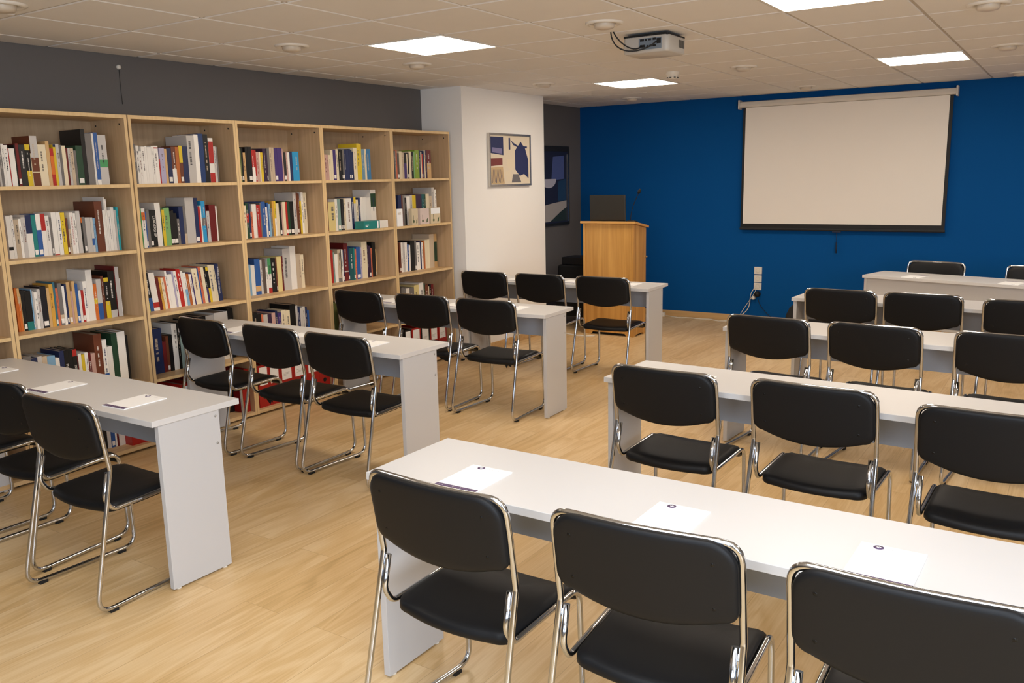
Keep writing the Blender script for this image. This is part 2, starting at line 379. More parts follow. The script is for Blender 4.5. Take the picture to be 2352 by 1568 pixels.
for k in range(3): m.lathe([(.0005,.0005),(.018,.0005)], 16, (-.11+k*.05,0,.045))
obj('strip_sockets', m, M['slotgrey'], t)
m = MB(); m.box((-.06,-.018,.0455), (-.02,.018,.07)); obj('red_plug', m, mat('dull_red', '#8c3c30', .5), t, bevel=.004)
cable('floor_cable', [Vector(p) for p in ((-4.052,9.505,.012),(-3.96,9.49,.006),(-3.874,9.46,.005),(-3.74,9.50,.005),(-3.577,9.48,.005),(-3.5,9.51,.005),(-3.43,9.46,.005),(-3.368,9.43,.005),(-3.3,9.46,.005),(-3.22,9.5,.005))], .005, M['whiteplastic'], 'white cable lying along the skirting from the power strip')
cable('floor_cable', bez([(-4.95,8.05,.005),(-4.7,8.0,.005),(-4.6,8.08,.005),(-4.45,7.83,.005),(-4.25,7.87,.005),(-4.2,7.98,.005)]), .008, M['whiteplastic'], 'white cable on the floor at the foot of the lectern')

# ------------------------------------------------------------------ framed pictures (plain stand-in artwork)
def flat(m, pts, d, mi):
    m.quad([(d, a, b) for a, b in pts], mi)
cream, navy, maroon, lilac, gry, tan = (mat('print_'+n, c, .6) for n, c in (('cream','#e0d2ba'),('navy','#27305c'),('maroon','#7c3c3a'),('lilac','#7d78a0'),('grey','#6d6a6c'),('tan','#c9ad84')))
t = thing('framed_picture', 'silver-framed picture in cream and navy on the white column', 'picture', (-4.778,6.905,1.585))
W_, H_ = .745, .505
m = MB()
for a, b in (((0,0,0),(.028,W_,.02)), ((0,0,H_-.02),(.028,W_,H_)), ((0,0,.02),(.028,.02,H_-.02)), ((0,W_-.02,.02),(.028,W_,H_-.02))): m.box(a, b)
obj('frame', m, M['silver'], t)
m = MB(); m.box((.002,.014,.014), (.02,W_-.014,H_-.014), 0)
F_ = lambda pts, mi, d=.0205: flat(m, [(.03+p[0]*.685, .025+p[1]*.455) for p in pts], d, mi)
F_([(0,.64),(.32,.6),(.32,.98),(0,.98)], 2); F_([(.04,.66),(.28,.63),(.28,.74),(.04,.76)], 5, .0207)
F_([(0,.37),(.29,.40),(.29,.54),(0,.53)], 3)
F_([(.0,.0),(.34,.0),(.3,.36),(.0,.34)], 6)
for k in range(9): F_([(.02+.034*k,.02+.02*(k % 3)),(.034+.034*k,.02),(.03+.03*k,.3),(.022+.03*k,.3)], 2 if k % 2 else 4, .0208)
F_([(.62,.3),(.74,.16),(.86,.2),(.98,.1),(.98,.5),(.9,.75),(.78,.9),(.7,.8),(.62,.7)], 1)
F_([(.46,.72),(.5,.72),(.5,.97),(.46,.97)], 1); F_([(.5,.93),(.58,.82),(.72,.76),(.95,.76),(.95,.8),(.72,.8),(.6,.86)], 1, .0208)
F_([(.42,.52),(.56,.5),(.6,.4),(.56,.28),(.46,.3),(.4,.42)], 7, .0209)
F_([(.52,.02),(.78,.02),(.7,.2),(.56,.2)], 4, .0209); F_([(.36,.25),(.5,.3),(.52,.06),(.4,.05)], 7, .0206)
obj('print', m, [cream, navy, navy, maroon, gry, lilac, tan, mat('print_pale','#e3d4b8',.6)], t)
t = thing('framed_poster', 'dark framed poster on the grey wall, half hidden by the white column', 'poster', (XL,8.36,1.095))
W_, H_ = .92, .925
m = MB()
for a, b in (((0,0,0),(.026,W_,.03)), ((0,0,H_-.06),(.026,W_,H_)), ((0,0,.03),(.026,.02,H_-.06)), ((0,W_-.02,.03),(.026,W_,H_-.06))): m.box(a, b)
obj('frame', m, M['darkplastic'], t)
m = MB(); m.box((.022,W_-.045,.04), (.029,W_-.028,H_-.09)); obj('frame_highlight', m, M['silver'], t)
m = MB(); m.box((.002,.02,.03), (.018,W_-.02,H_-.06), 0)
G_ = lambda pts, mi, d=.0185: flat(m, [(.03+p[0]*.86, .05+p[1]*.8) for p in pts], d, mi)
G_([(.0,.0),(.96,.0),(.96,.3),(.6,.27),(.0,.2)], 1); G_([(.5,0),(.96,0),(.96,.2),(.8,.14)], 2, .0187)
G_([(.36+.2*math.cos(a)+.12, .62+.13*math.sin(a)) for a in [PI+PI*k/12 for k in range(13)]], 3, .0188)
G_([(.0,.7),(.3,.68),(.34,.95),(.0,.97)], 4); G_([(.55,.6),(.9,.62),(.9,.96),(.6,.94)], 4); G_([(.72,.3),(.94,.3),(.94,.62),(.72,.58)], 5)
obj('print', m, [mat('poster_dark','#262a40',.5), mat('poster_grey','#b5aea8',.5), mat('poster_green','#2c3a38',.5), mat('poster_pale','#c4c2d0',.5), mat('poster_blue','#56659c',.5), mat('poster_teal','#284768',.5)], t)

# ------------------------------------------------------------------ lectern and what stands on it
LW, LD = .588, .30
t = thing('lectern', 'golden oak lectern with a sloping top in front of the blue wall', 'lectern', (-4.387,8.08,0))
prof = [(0,0),(.05,0),(.07,.02),(LD-.07,.02),(LD-.05,0),(LD,0),(LD,1.122),(0,1.176)]
for x in (0, LW-.024):
    m = MB(); m.prism(prof, x, x+.024, 'x'); obj('side_panel', m, M['oak_z'], t, bevel=.0015)
m = MB(); m.prism([(.024,0),(.085,0),(.105,.03),(LW-.105,.03),(LW-.085,0),(LW-.024,0),(LW-.024,1.172),(.024,1.172)], .008, .026, 'y'); obj('front_panel', m, M['oak_z'], t)
m = MB(); m.prism([(-.022,1.180),(-.022,1.203),(LD+.02,1.145),(LD+.02,1.122)], -.022, LW+.024, 'x'); obj('top', m, M['oak_y'], t, bevel=.0015)
m = MB(); m.box((.024,.05,.001), (LW-.024,LD-.01,.035)); obj('plinth', m, M['black'], t)
m = MB(); m.box((.024,LD-.02,.05), (LW-.024,LD-.004,.95)); dr = obj('door', m, M['oak_z'], t)
m = MB(); m.lathe([(.009,0),(.009,.018),(.014,.022),(.0005,.026)], 14, axis='x'); o_ = obj('knob', m, M['chrome'], t); o_.location = (LW,LD-.02,.823)
t = thing('laptop', 'black laptop seen from behind, open on the lectern top', 'laptop', (-4.142,8.24,1.1712), 0)
t.rotation_euler = (math.atan2(-.058,.342), 0, 0)
m = MB(); m.box((-.205,-.07,.001), (.205,.115,.026)); bs = obj('base', m, M['darkplastic'], t, bevel=.006)
m = MB(); m.box((-.19,-.03,.0262), (.19,.06,.028)); obj('keyboard', m, M['black'], bs)
m = MB(); m.box((-.207,-.008,.0), (.207,.008,.262)); ld = obj('lid', m, M['darkplastic'], t, loc=(0,-.07,.024), rot=(math.radians(12),0,0), bevel=.006)
m = MB(); m.box((-.19,.0082,.015), (.19,.009,.25)); obj('display', m, M['black'], ld)
t = thing('gooseneck_microphone', 'black gooseneck microphone beside the laptop on the lectern', 'microphone', (-3.895,8.25,1.1705))
m = MB(); m.prism(rrect(.045,.05,.02), -.003, .03, 'z'); obj('base', m, M['black'], t, rot=(math.atan2(-.058,.342),0,0), bevel=.006)
m = MB(); m.tube(bez([(-.015,-.01,.025),(-.02,-.01,.1),(0,-.01,.17),(.04,-.015,.24),(.078,-.02,.315)]), .0038, 8); obj('gooseneck', m, M['chrome'] if False else M['black'], t)
m = MB(); m.lathe([(.0005,-.03),(.012,-.024),(.016,-.008),(.016,.01),(.01,.022),(.0005,.026)], 14); obj('capsule', m, M['blackcloth'], t, loc=(.088,-.024,.332), rot=(0,math.radians(25),0))

# dark corner: black stand with equipment, backpack
def superbox(hx, hy, z0, z1, r, e=.08, nz=6, top=.06):
    rings_ = []
    for k in range(nz+1):
        u = k/nz; z = z0+(z1-z0)*u
        s_ = 1-e*u if u < .7 else (1-e*u)
        rings_.append([(p[0]*s_, p[1]*s_, z) for p in rrect(hx,hy,r)])
    for k in range(1, 5):
        a = k/4*PI/2; s_ = (1-e)*(1-top+top*math.cos(a)); rings_.append([(p[0]*s_, p[1]*s_, z1+top*.5*math.sin(a)) for p in rrect(hx,hy,r)])
    return rings_
t = thing('equipment_stand', 'black rounded equipment stand in the corner behind the lectern', 'stand', (-4.70,8.72,0))
m = MB(); m.rings(superbox(.30,.24,.10,.645,.09,.08)); obj('cover', m, M['blackcloth'], t)
m = MB(); m.box((-.25,-.2,.06), (.25,.2,.105)); obj('base', m, M['black'], t)
for sx in (-1, 1):
    for sy in (-1, 1):
        m = MB(); m.lathe([(.0005,0),(.022,0),(.022,.06),(.0005,.06)], 12, (sx*.2,sy*.15,0)); obj('foot', m, M['rubber'], t)
t = thing('amplifier', 'flat black audio device lying on the black stand in the corner', 'audio device', (-4.73,8.70,.676))
m = MB(); m.box((-.19,-.15,.006), (.21,.15,.088)); obj('case', m, M['black'], t, bevel=.006)
m = MB()
for x in (-.15,.15):
    for y in (-.1,.1): m.lathe([(.0005,0),(.015,0),(.015,.008),(.0005,.008)], 10, (x,y,0))
obj('feet', m, M['rubber'], t)
t = thing('headset', 'small black rounded case lying on top of the black audio device', 'case', (-4.60,8.72,.7645))
m = MB(); rr = [[(p[0]*s_, p[1]*s_, z) for p in rrect(.085,.06,.04)] for s_, z in ((.9,0),(1,.012),(1,.03),(.9,.042),(.6,.05),(.2,.052))]; m.rings(rr); obj('shell', m, M['darkplastic'], t)
bpy.data.objects['headset'].name = 'device_case'
t = thing('backpack', 'black bag on the floor behind the left end of the front right student desk', 'bag', (-2.13,8.42,0), .1)
m = MB(); rr = []
for u, s_, sh in ((0,.9,0),(.03,1,0),(.12,1.02,0),(.22,1,.01),(.31,.92,.025),(.37,.8,.04),(.41,.6,.05),(.43,.3,.055)): rr.append([(p[0]*s_, p[1]*s_+sh, u) for p in rrect(.2,.13,.07)])
m.rings(rr); bk = obj('bag_body', m, M['blackcloth'], t)
m = MB(); rr = [[(p[0]*s_, -.125-d, .14+p[1]*s_) for p in rrect(.14,.09,.04)] for s_, d in ((1,-.02),(1,.02),(.9,.032),(.5,.036))]; m.rings(rr); obj('front_pocket', m, M['blackcloth'], t)
m = MB(); m.tube(bez([(-.04,.06,.41),(-.04,.06,.48),(.04,.06,.48),(.04,.06,.41)]), .008, 8); obj('handle', m, M['blackcloth'], t)
# ------------------------------------------------------------------ bookcases
XS, XB = -4.886, -5.244          # front edge and back of the bookcases
ROWZ = [1.676, 1.274, .857, .438, .040]
UNITS = {0:(1.611,2.418), 1:(2.421,3.234), 2:(3.242,4.0445), 3:(4.0455,4.849), 4:(4.850,5.655), 5:(5.656,6.460)}
CASE = {0:'bookcase at the left edge of the picture', 1:'first full bookcase', 2:'second full bookcase', 3:'middle full bookcase', 4:'fourth full bookcase', 5:'last bookcase by the column'}
CL = {0:'empty maple bookcase at the left edge, only its right side in the picture', 1:'maple bookcase nearest the camera, first of the five full of books', 2:'maple bookcase second from the left of the five full of books',
      3:'maple bookcase in the middle of the five full of books', 4:'maple bookcase second from the white column', 5:'maple bookcase farthest back, right beside the white column'}
for u, (y0, y1) in UNITS.items():
    w = y1-y0; d = XS-XB
    t = thing('bookcase', CL[u], 'bookcase', (XS, y0, 0), 0, 'maple bookcases along the left wall')
    for a in (0, w-.019):
        m = MB(); m.box((-d, a, .014), (0, a+.019, 2.089)); m.quad([(.0003,a+.0008,.015),(.0003,a+.0182,.015),(.0003,a+.0182,2.088),(.0003,a+.0008,2.088)], 1); obj('side_panel', m, [M['shelf_z'], M['edge']], t)
    m = MB(); m.box((-d, .019, 2.067), (0, w-.019, 2.0885)); m.quad([(.0003,.019,2.0675),(.0003,w-.019,2.0675),(.0003,w-.019,2.088),(.0003,.019,2.088)], 1); obj('top_panel', m, [M['shelf_y'], M['edge']], t)
    m = MB(); m.box((-d, .019, .016), (0, w-.019, ROWZ[4])); obj('bottom_panel', m, M['shelf_y'], t, bevel=.0012)
    for z in ROWZ[:4]:
        m = MB(); m.box((-d+.006, .0195, z-.020), (-.002, w-.0195, z)); m.quad([(-.0018,.02,z-.0195),(-.0018,w-.02,z-.0195),(-.0018,w-.02,z-.0005),(-.0018,.02,z-.0005)], 1); obj('shelf', m, [M['shelf_y'], M['edge']], t)
    m = MB(); m.box((-d, .019, ROWZ[4]), (-d+.005, w-.019, 2.067)); obj('back_panel', m, M['shelf_back'], t)
    for x in (-.05, -d+.06):
        m = MB(); m.lathe([(.0005,.0012),(.006,.0012),(.006,0)], 12, axis='y'); obj('fitting_cap', m, M['darkplastic'], t, loc=(x,w-.019,2.035))
    for x in (-.05, -d+.05):
        for y in (.06, w-.06):
            m = MB(); m.lathe([(.0005,0),(.018,0),(.018,.0165),(.0005,.0165)], 12); obj('glide', m, M['rubber'], t, loc=(x,y,0))

# ------------------------------------------------------------------ books
PAL = dict(w=('#f1ebe1','white'), c=('#e8d9b8','cream'), k=('#121212','black'), dk=('#2b2a2a','charcoal'), g=('#76716d','grey'), lg=('#c8c2bb','light grey'), r=('#b32822','red'), dr=('#6a1a1b','dark red'),
  o=('#d6702a','orange'), ob=('#b4622a','rust brown'), so=('#d87350','salmon'), oy=('#d9a443','amber'), y=('#e3c32d','yellow'), yl=('#d3d85a','lime yellow'), py=('#e0cd8c','pale yellow'), b=('#2e5a9b','blue'),
  nb=('#1f2c55','navy'), nk=('#15161f','blue-black'), nv=('#1c3a6e','dark blue'), mb=('#3f7fae','mid blue'), gb2=('#6f93a8','grey blue'), lb=('#85b0cf','light blue'), cb=('#2f9bcf','bright blue'), cy=('#2aa6b0','turquoise'), t=('#1c7d78','teal'),
  tb=('#3c7486','slate blue'), td=('#17565a','dark teal'), pt=('#a9c4c2','pale teal'), gt=('#7f9a92','grey teal'), gr=('#4b9a5f','green'), lgr=('#7fae6c','light green'), li=('#8aa63a','lime green'), dg=('#22452f','dark green'), ol=('#6b7440','olive'),
  p=('#43306f','violet'), pl=('#3a2440','plum'), lv=('#b3abc4','lilac'), pk=('#c9a296','dusty pink'), br=('#6e3a24','brown'), gb=('#5d5048','grey brown'), bg=('#c9b59a','beige'), tn=('#d3ab74','tan'))
BM = {k: mat('book_'+v[1].replace(' ','_'), v[0], .45, jitter=.08) for k, v in PAL.items()}
PAGES = mat('book_pages', '#cfc4b2', .85)
LIGHTC = {'w','c','lg','y','yl','py','lb','pt','gt','lgr','lv','pk','bg','tn','oy','so'}
ORD = 'first second third fourth fifth sixth seventh eighth ninth tenth eleventh twelfth thirteenth fourteenth fifteenth sixteenth seventeenth eighteenth nineteenth twentieth'.split()
def ordinal(n):
    if n <= 20: return ORD[n-1]
    return {2:'twenty-', 3:'thirty-'}[n//10]+ORD[n % 10-1] if n % 10 else {30:'thirtieth', 40:'fortieth'}[n]
SHELF = ['top shelf', 'second shelf down', 'third shelf down', 'fourth shelf down', 'bottom shelf']
TITLE = {'LEAD':('LEADING AT A HIGHER LEVEL','r'), 'MAKE':('MAKING','w'), 'INNO':('INNO','w'), 'LDR':('LEADERSHIP','w'), 'BUS':('BUSINESS & ECONOMICS','w')}
def text_mesh(body, size, name):
    c = bpy.data.curves.new(name, 'FONT'); c.body = body; c.size = size; c.align_x = 'CENTER'; c.align_y = 'CENTER'; c.resolution_u = 3
    o = bpy.data.objects.new(name, c); COL.objects.link(o)
    dg = bpy.context.evaluated_depsgraph_get(); dg.update()
    me = bpy.data.meshes.new_from_object(o.evaluated_get(dg)); bpy.data.objects.remove(o); bpy.data.curves.remove(c)
    me.name = name
    return me
def parse(spec):
    toks = spec.split(); col = toks[0]; bands = []; stick = False; title = None
    for k in toks[1:]:
        if k == 's': stick = True
        elif k in TITLE: title = k
        else:
            n = 0
            while not (k[n].isdigit() or k[n] == '.'): n += 1
            a, b_ = k[n:].split('-'); bands.append((k[:n], float(a), float(b_)))
    return col, bands, stick, title
def book_geom(mb, off, t, h, d, spec, sh, mi):
    """mi: function colour key -> material slot"""
    col, bands, stick, title = parse(spec)
    ox, oy, oz = off; hw = t/2; ct = min(.0022, t*.22)
    S = Matrix(((1,0,0,ox),(0,1,-sh/.24,oy),(0,0,1,oz),(0,0,0,1)))
    c = mi(col)
    mb.box((-d,-hw,0), (0,-hw+ct,h), c, S); mb.box((-d,hw-ct,0), (0,hw,h), c, S)
    mb.box((-.0025,-hw+ct,0), (0,hw-ct,h), c, S)
    mb.box((-d+.004,-hw+ct,.003), (-.0025,hw-ct,h-.004), mi('PAGES'), S)
    def q(x, a, b, z0, z1, k): mb.add([S @ Vector(p) for p in ((x,a,z0),(x,b,z0),(x,b,z1),(x,a,z1))], [(0,1,2,3)], mi(k))
    for k, a, b in bands: q(.0004, -hw, hw, a*h, b*h, k)
    if stick: q(.0008, -hw*.75, hw*.75, .012, .012+.028, 'w')
    elif t > .012 and not title and random.random() < .6:
        z = h*random.uniform(.78,.9); zend = h*random.uniform(.25,.45); wd = hw*random.uniform(.16,.32)
        k = random.choice(['dk','gb','nb','br']) if col in LIGHTC else random.choice(['lg','bg','w'])
        cy = hw*random.uniform(-.25,.25)
        while z > zend:
            l = random.uniform(.002,.006); q(.0009, cy-wd, cy+wd, z-l, z, k); z -= l+random.uniform(.0015,.004)
            if random.random() < .12: z -= .015
    return col, title
BOOKS = [
(1,0,0,"2476,2486,231,-4940,lg;2487,2500,233,-4940,g;2501,2513,229,-4940,w;2514,2535,222,-4940,w;2536,2540,204,-4940,r;2541,2570,205,-4940,w;2571,2577,225,-4940,k;2578,2594,232,-4940,dr s;2595,2627,226,-4940,dk;2628,2655,228,-4940,k y0-.37 y.86-1;2656,2659,180,-4940,c;2660,2700,275,-4940,br lg.57-1 c.27-.285;2701,2746,229,-4940,c;2747,2767,248,-4940,tn;2768,2788,208,-4940,r o.3-.8;2789,2803,230,-4940,y nb.94-1;2804,2823,234,-4940,lg;2824,2838,228,-4940,g;2839,2861,225,-4940,c;2862,2872,212,-4940,dr;2873,2887,212,-4940,lg;2888,2907,213,-4940,bg;2908,2922,199,-4940,g;2923,2961,227,-4940,dg s;2962,2986,321,-4940,k;2987,3027,298,-4940,g;3028,3039,299,-4940,w;3040,3064,305,-4940,b w0-.1;3065,3117,292,-4940,lg gr.35-.5"),
(1,1,0,"2522,2547,239,-5030,w k.2-.28;2548,2562,243,-5030,w;2563,2589,216,-5030,bg;2590,2604,221,-5030,w;2605,2627,229,-5030,lg;2628,2662,241,-5030,w nb.56-1;2663,2687,239,-5030,t s;2688,2715,245,-5030,b w.62-1 s;2716,2742,244,-5030,w r.6-1;2743,2765,232,-5030,w;2766,2779,220,-5030,g s;2780,2808,249,-5029,w r0-.02;2809,2832,248,-5026,w;2833,2857,245,-5024,y;2858,2870,210,-5023,br s;2871,2884,146,-5021,bg;2885,2906,243,-5019,w LEAD;2907,2920,239,-5018,w;2921,2946,251,-5015,lg;2947,2955,212,-5014,k o.85-1;2956,2972,214,-5013,g s;2973,3004,210,-5009,lg;3005,3020,209,-5008,lg b.2-.4;3021,3034,205,-5007,lb;3035,3083,303,-5002,br;3084,3096,249,-5000,w;3097,3103,328,-5000,w;3104,3113,315,-4999,w;3114,3134,246,-4997,w;3135,3154,265,-4995,w;3155,3167,248,-4993,lg;3168,3181,265,-4992,cy"),
(1,2,0,"2518,2530,251,-5030,o;2531,2545,249,-5030,o tn.65-1;2546,2550,215,-5030,tn;2551,2570,234,-5030,k s;2571,2607,227,-5030,k t0-.22;2608,2615,235,-5030,lb s;2616,2625,224,-5030,lg;2626,2643,216,-5030,w;2644,2662,232,-5030,lg;2663,2698,243,-5030,nk s;2699,2716,232,-5030,tn;2717,2739,251,-5030,oy;2740,2752,261,-5030,tb s;2753,2767,224,-5030,so;2768,2791,251,-5030,g bg.12-.25 s;2792,2807,232,-5030,w;2808,2820,241,-5030,nb s;2821,2841,251,-5030,tn s;2842,2854,197,-5030,pk;2855,2872,254,-5030,tn;2873,2890,237,-5030,b s;2891,2906,194,-5030,w;2907,2923,192,-5030,r s;2924,2946,246,-5030,w;2947,2987,312,-5030,w;2988,3009,223,-5030,o y.45-.6;3010,3041,249,-5030,lg b0-.4;3042,3059,266,-5030,br;3060,3090,253,-5030,k y0-.42 y.9-1;3091,3132,291,-5030,k lg0-.16;3133,3139,319,-5030,dr;3140,3164,313,-5030,lg;3165,3169,238,-5030,w"),
(1,3,0,"2487,2534,282,-4970,g;2535,2568,266,-4970,nb;2569,2595,270,-4970,lg;2596,2624,265,-4970,bg;2625,2671,261,-4970,lb;2672,2696,242,-4970,w;2697,2725,279,-4970,nb;2726,2752,279,-4970,k MAKE;2753,2776,277,-4970,k;2777,2802,275,-4970,k r.85-1 INNO;2803,2809,231,-4970,dr;2810,2829,243,-4970,w;2830,2849,234,-4970,y;2850,2871,242,-4970,w;2872,2889,238,-4970,dr;2890,2916,231,-4970,pk;2917,2967,342,-4970,br;2968,2997,301,-4970,w b0-.3;2998,3031,253,-4970,w;3032,3070,331,-4970,dg;3071,3124,333,-4970,w;3125,3141,303,-4970,k"),
(1,4,0,"2904,2922,260,-5021,nb;2923,2935,250,-5019,lg;2936,2961,270,-5016,k;2962,2985,260,-5013,lg;2986,3011,250,-5010,b s;3012,3022,240,-5008,w;3023,3035,250,-5007,dr;3036,3074,270,-5002,w;3075,3199,315,-4930,BINDER r"),
(2,0,0,"3296,3310,243,-4940,g;3311,3329,234,-4940,w;3330,3346,201,-4940,w;3347,3372,228,-4940,w;3373,3387,232,-4940,w;3388,3418,227,-4940,w;3419,3436,233,-4940,w;3437,3466,235,-4940,w r.93-.96;3467,3475,152,-4940,r;3476,3511,224,-4940,lv;3512,3528,217,-4940,tn;3529,3561,222,-4940,nb s;3562,3592,232,-4940,br w0-.4;3593,3618,231,-4940,ob;3619,3644,239,-4940,br y.55-1 s;3645,3685,235,-4940,nb;3686,3742,304,-4940,lg;3743,3775,314,-4940,w;3776,3814,320,-4940,nv;3815,3851,317,-4940,k;3852,3891,294,-4940,w r.43-.92 r0-.22;3892,3910,239,-4940,lg;3911,3923,236,-4940,g"),
(2,1,0,"3331,3338,249,-4989,gr;3339,3365,249,-4993,w o.7-.9;3366,3374,227,-4994,b s;3375,3397,240,-4997,g;3398,3417,236,-5000,k s;3418,3449,236,-5004,k LDR;3450,3490,281,-5010,w;3491,3498,244,-5011,dg;3499,3521,235,-5015,y;3522,3563,246,-5020,lgr;3564,3582,223,-5023,k s;3583,3597,227,-5025,k s;3598,3622,208,-5029,k s;3623,3641,169,-5030,g;3642,3674,249,-5030,nb;3675,3694,251,-5030,g bg0-.27;3695,3763,306,-5030,lg;3764,3794,302,-5030,nb s;3795,3810,244,-5030,r;3811,3820,249,-5030,w;3821,3852,279,-5030,cb g.4-.6;3853,3858,253,-5030,dr;3859,3884,210,-5030,lg;3885,3936,250,-5030,dr;3937,3948,242,-5030,w"),
(2,2,22,"3351,3364,255,-5030,yl;3365,3390,252,-5030,nk b0-.35;3391,3434,251,-5030,w r.08-.22;3435,3458,215,-5030,dr;3459,3475,214,-5030,oy;3476,3496,211,-5030,c;3497,3511,214,-5030,so;3512,3526,252,-5030,w;3527,3562,227,-5030,w;3563,3576,247,-5030,lv;3577,3598,244,-5030,w;3599,3629,255,-5030,r;3630,3647,240,-5030,w;3648,3669,227,-5030,w lb.0-.5;3670,3691,216,-5030,ob;3692,3710,212,-5030,w;3711,3719,222,-5030,p;3720,3762,247,-5030,c;3763,3772,248,-5030,b;3773,3791,256,-5030,so;3792,3817,249,-5030,c;3818,3833,248,-5030,k p0-.42;3834,3853,246,-5030,k y0-.4 y.9-1;3854,3890,259,-5030,c;3891,3907,257,-5030,c;3908,3942,261,-5030,nb BUS"),
(2,3,0,"3350,3423,300,-5030,nb;3424,3450,207,-5030,dr;3451,3471,240,-5030,br s;3472,3501,245,-5030,k;3502,3541,313,-5030,w;3542,3562,315,-5030,k;3563,3596,267,-5030,pt;3597,3662,306,-5030,lg;3663,3711,315,-5027,k;3712,3773,330,-5024,k;3774,3837,330,-5021,lg;3838,3952,341,-5014,w;3953,3999,358,-5012,k"),
(2,4,0,"3461,3546,315,-4930,BINDER r;3547,3634,315,-4930,BINDER r;3635,3723,315,-4930,BINDER r;3724,3815,315,-4930,BINDER r;3816,3961,270,-5030,k;3962,4022,315,-4930,BINDER r"),
(3,0,0,"4103,4120,230,-4940,ol s;4121,4136,232,-4940,k s;4137,4157,202,-4940,tn;4158,4178,239,-4940,k;4179,4212,242,-4940,k s;4213,4239,222,-4940,r w0-.45;4240,4252,220,-4940,r s;4253,4279,208,-4940,pk;4280,4291,208,-4940,c;4292,4312,205,-4940,y;4313,4342,231,-4940,pl;4343,4353,200,-4940,pl s;4354,4375,232,-4940,g;4376,4397,241,-4940,bg;4398,4419,241,-4940,bg;4420,4448,238,-4940,p s;4449,4493,239,-4940,p;4494,4505,230,-4940,pk;4506,4530,207,-4940,dk s;4531,4545,211,-4940,pk;4546,4565,209,-4940,w;4566,4592,214,-4940,nb;4593,4655,214,-4940,cb"),
(3,1,0,"4150,4181,236,-5005,c;4182,4209,254,-5012,dg r.45-.7;4210,4228,253,-5016,nb s;4229,4252,190,-5022,so;4253,4291,243,-5030,w;4292,4296,241,-5030,lg;4297,4330,237,-5030,r;4331,4340,252,-5030,g;4341,4379,258,-5030,b;4380,4396,219,-5030,w;4397,4409,249,-5030,b s;4410,4426,239,-5030,lb;4427,4443,207,-5030,g;4444,4463,258,-5030,oy;4464,4480,259,-5030,y w0-.5;4481,4509,241,-5030,c;4510,4531,250,-5030,k s;4532,4545,240,-5030,pk;4546,4573,249,-5030,c;4574,4592,248,-5030,r s;4593,4616,253,-5030,dg s;4617,4653,249,-5030,k s;4654,4685,316,-5030,lg;4686,4703,315,-5030,br s;4704,4718,307,-5030,br;4719,4736,251,-5030,y;4737,4757,316,-5030,w;4758,4790,313,-5030,c"),
(3,2,0,"4176,4202,228,-5030,lb;4203,4238,222,-5030,w;4239,4289,261,-5030,b tn.1-.25;4290,4308,252,-5030,lg;4309,4340,259,-5030,gb;4341,4359,198,-5030,w;4360,4392,257,-5030,w gr.55-1 r0-.15;4393,4437,253,-5030,k;4438,4450,252,-5030,br s;4451,4495,263,-5030,py;4496,4511,262,-5030,dr;4512,4584,316,-5030,lg;4585,4642,330,-5030,w;4643,4673,268,-5030,bg;4674,4690,267,-5030,bg;4691,4722,259,-5030,c"),
(3,3,0,"4128,4181,301,-4970,k;4182,4215,286,-4970,k;4216,4233,280,-4970,so;4234,4274,274,-4970,lg;4275,4312,272,-4970,pl;4313,4347,277,-4970,pk;4348,4369,288,-4970,nb;4370,4404,269,-4970,p;4405,4449,283,-4970,c;4450,4491,277,-4970,c;4492,4548,314,-4970,k;4549,4570,301,-4970,lg;4571,4595,284,-4970,nb;4596,4613,274,-4970,lg;4614,4646,284,-4970,lg;4647,4666,276,-4970,nb;4667,4685,250,-4970,b"),
(3,4,0,"4109,4210,315,-4930,BINDER r;4211,4318,315,-4930,BINDER r;4319,4448,315,-4930,BINDER r;4449,4585,315,-4930,BINDER r;4586,4713,315,-4930,BINDER r;4714,4828,315,-4930,BINDER r"),
(4,0,0,"4918,4947,196,-4940,pk;4948,4966,194,-4940,pk;4967,4988,194,-4940,c;4989,5015,232,-4940,c;5016,5046,235,-4940,p s;5047,5073,238,-4940,c;5074,5109,239,-4940,k;5110,5120,238,-4940,k s;5121,5139,237,-4940,g s;5140,5163,232,-4940,nb;5164,5193,237,-4940,nb;5194,5212,242,-4940,nb s;5213,5228,235,-4940,nb s;5229,5244,223,-4940,nb;5245,5286,254,-4940,c;5287,5322,287,-4940,y;5323,5339,285,-4940,y;5340,5374,244,-4940,gb2;5375,5397,245,-4940,c;5398,5446,245,-4940,mb"),
(4,1,0,"5013,5018,260,-5030,dr;5019,5096,231,-5030,py;5097,5123,252,-5030,w;5124,5158,251,-5030,gt s;5159,5172,253,-5030,k s;5173,5196,249,-5030,dk s;5197,5218,256,-5030,c;5219,5286,255,-5030,w;5287,5313,260,-5030,nb;5314,5339,262,-5030,lg y.8-1 s;5340,5366,239,-5030,c;5367,5391,255,-5030,nb;5392,5423,257,-5030,w;5424,5463,256,-5030,w;5464,5519,254,-5030,w;5520,5584,318,-5030,w dg.55-.9"),
(4,2,0,"5015,5039,267,-5030,r;5040,5055,247,-5030,gt;5056,5092,230,-5030,w;5093,5126,265,-5030,bg g0-.12;5127,5134,262,-5030,k;5135,5153,263,-5030,w;5154,5163,259,-5030,nb s;5164,5211,309,-5030,dr lg.24-.27;5212,5225,279,-5030,nb s;5226,5277,267,-5030,td;5278,5294,266,-5030,t s;5295,5312,253,-5030,so;5313,5358,268,-5030,b s;5359,5376,262,-5030,lv;5377,5444,306,-5030,c;5445,5462,275,-5030,pl;5463,5488,268,-5030,pl s;5489,5503,247,-5030,so;5504,5547,293,-5030,k;5548,5560,233,-5030,tn s"),
(4,3,0,"4952,4977,268,-4970,ol;4978,5002,272,-4970,ol;5003,5027,261,-4970,br"),
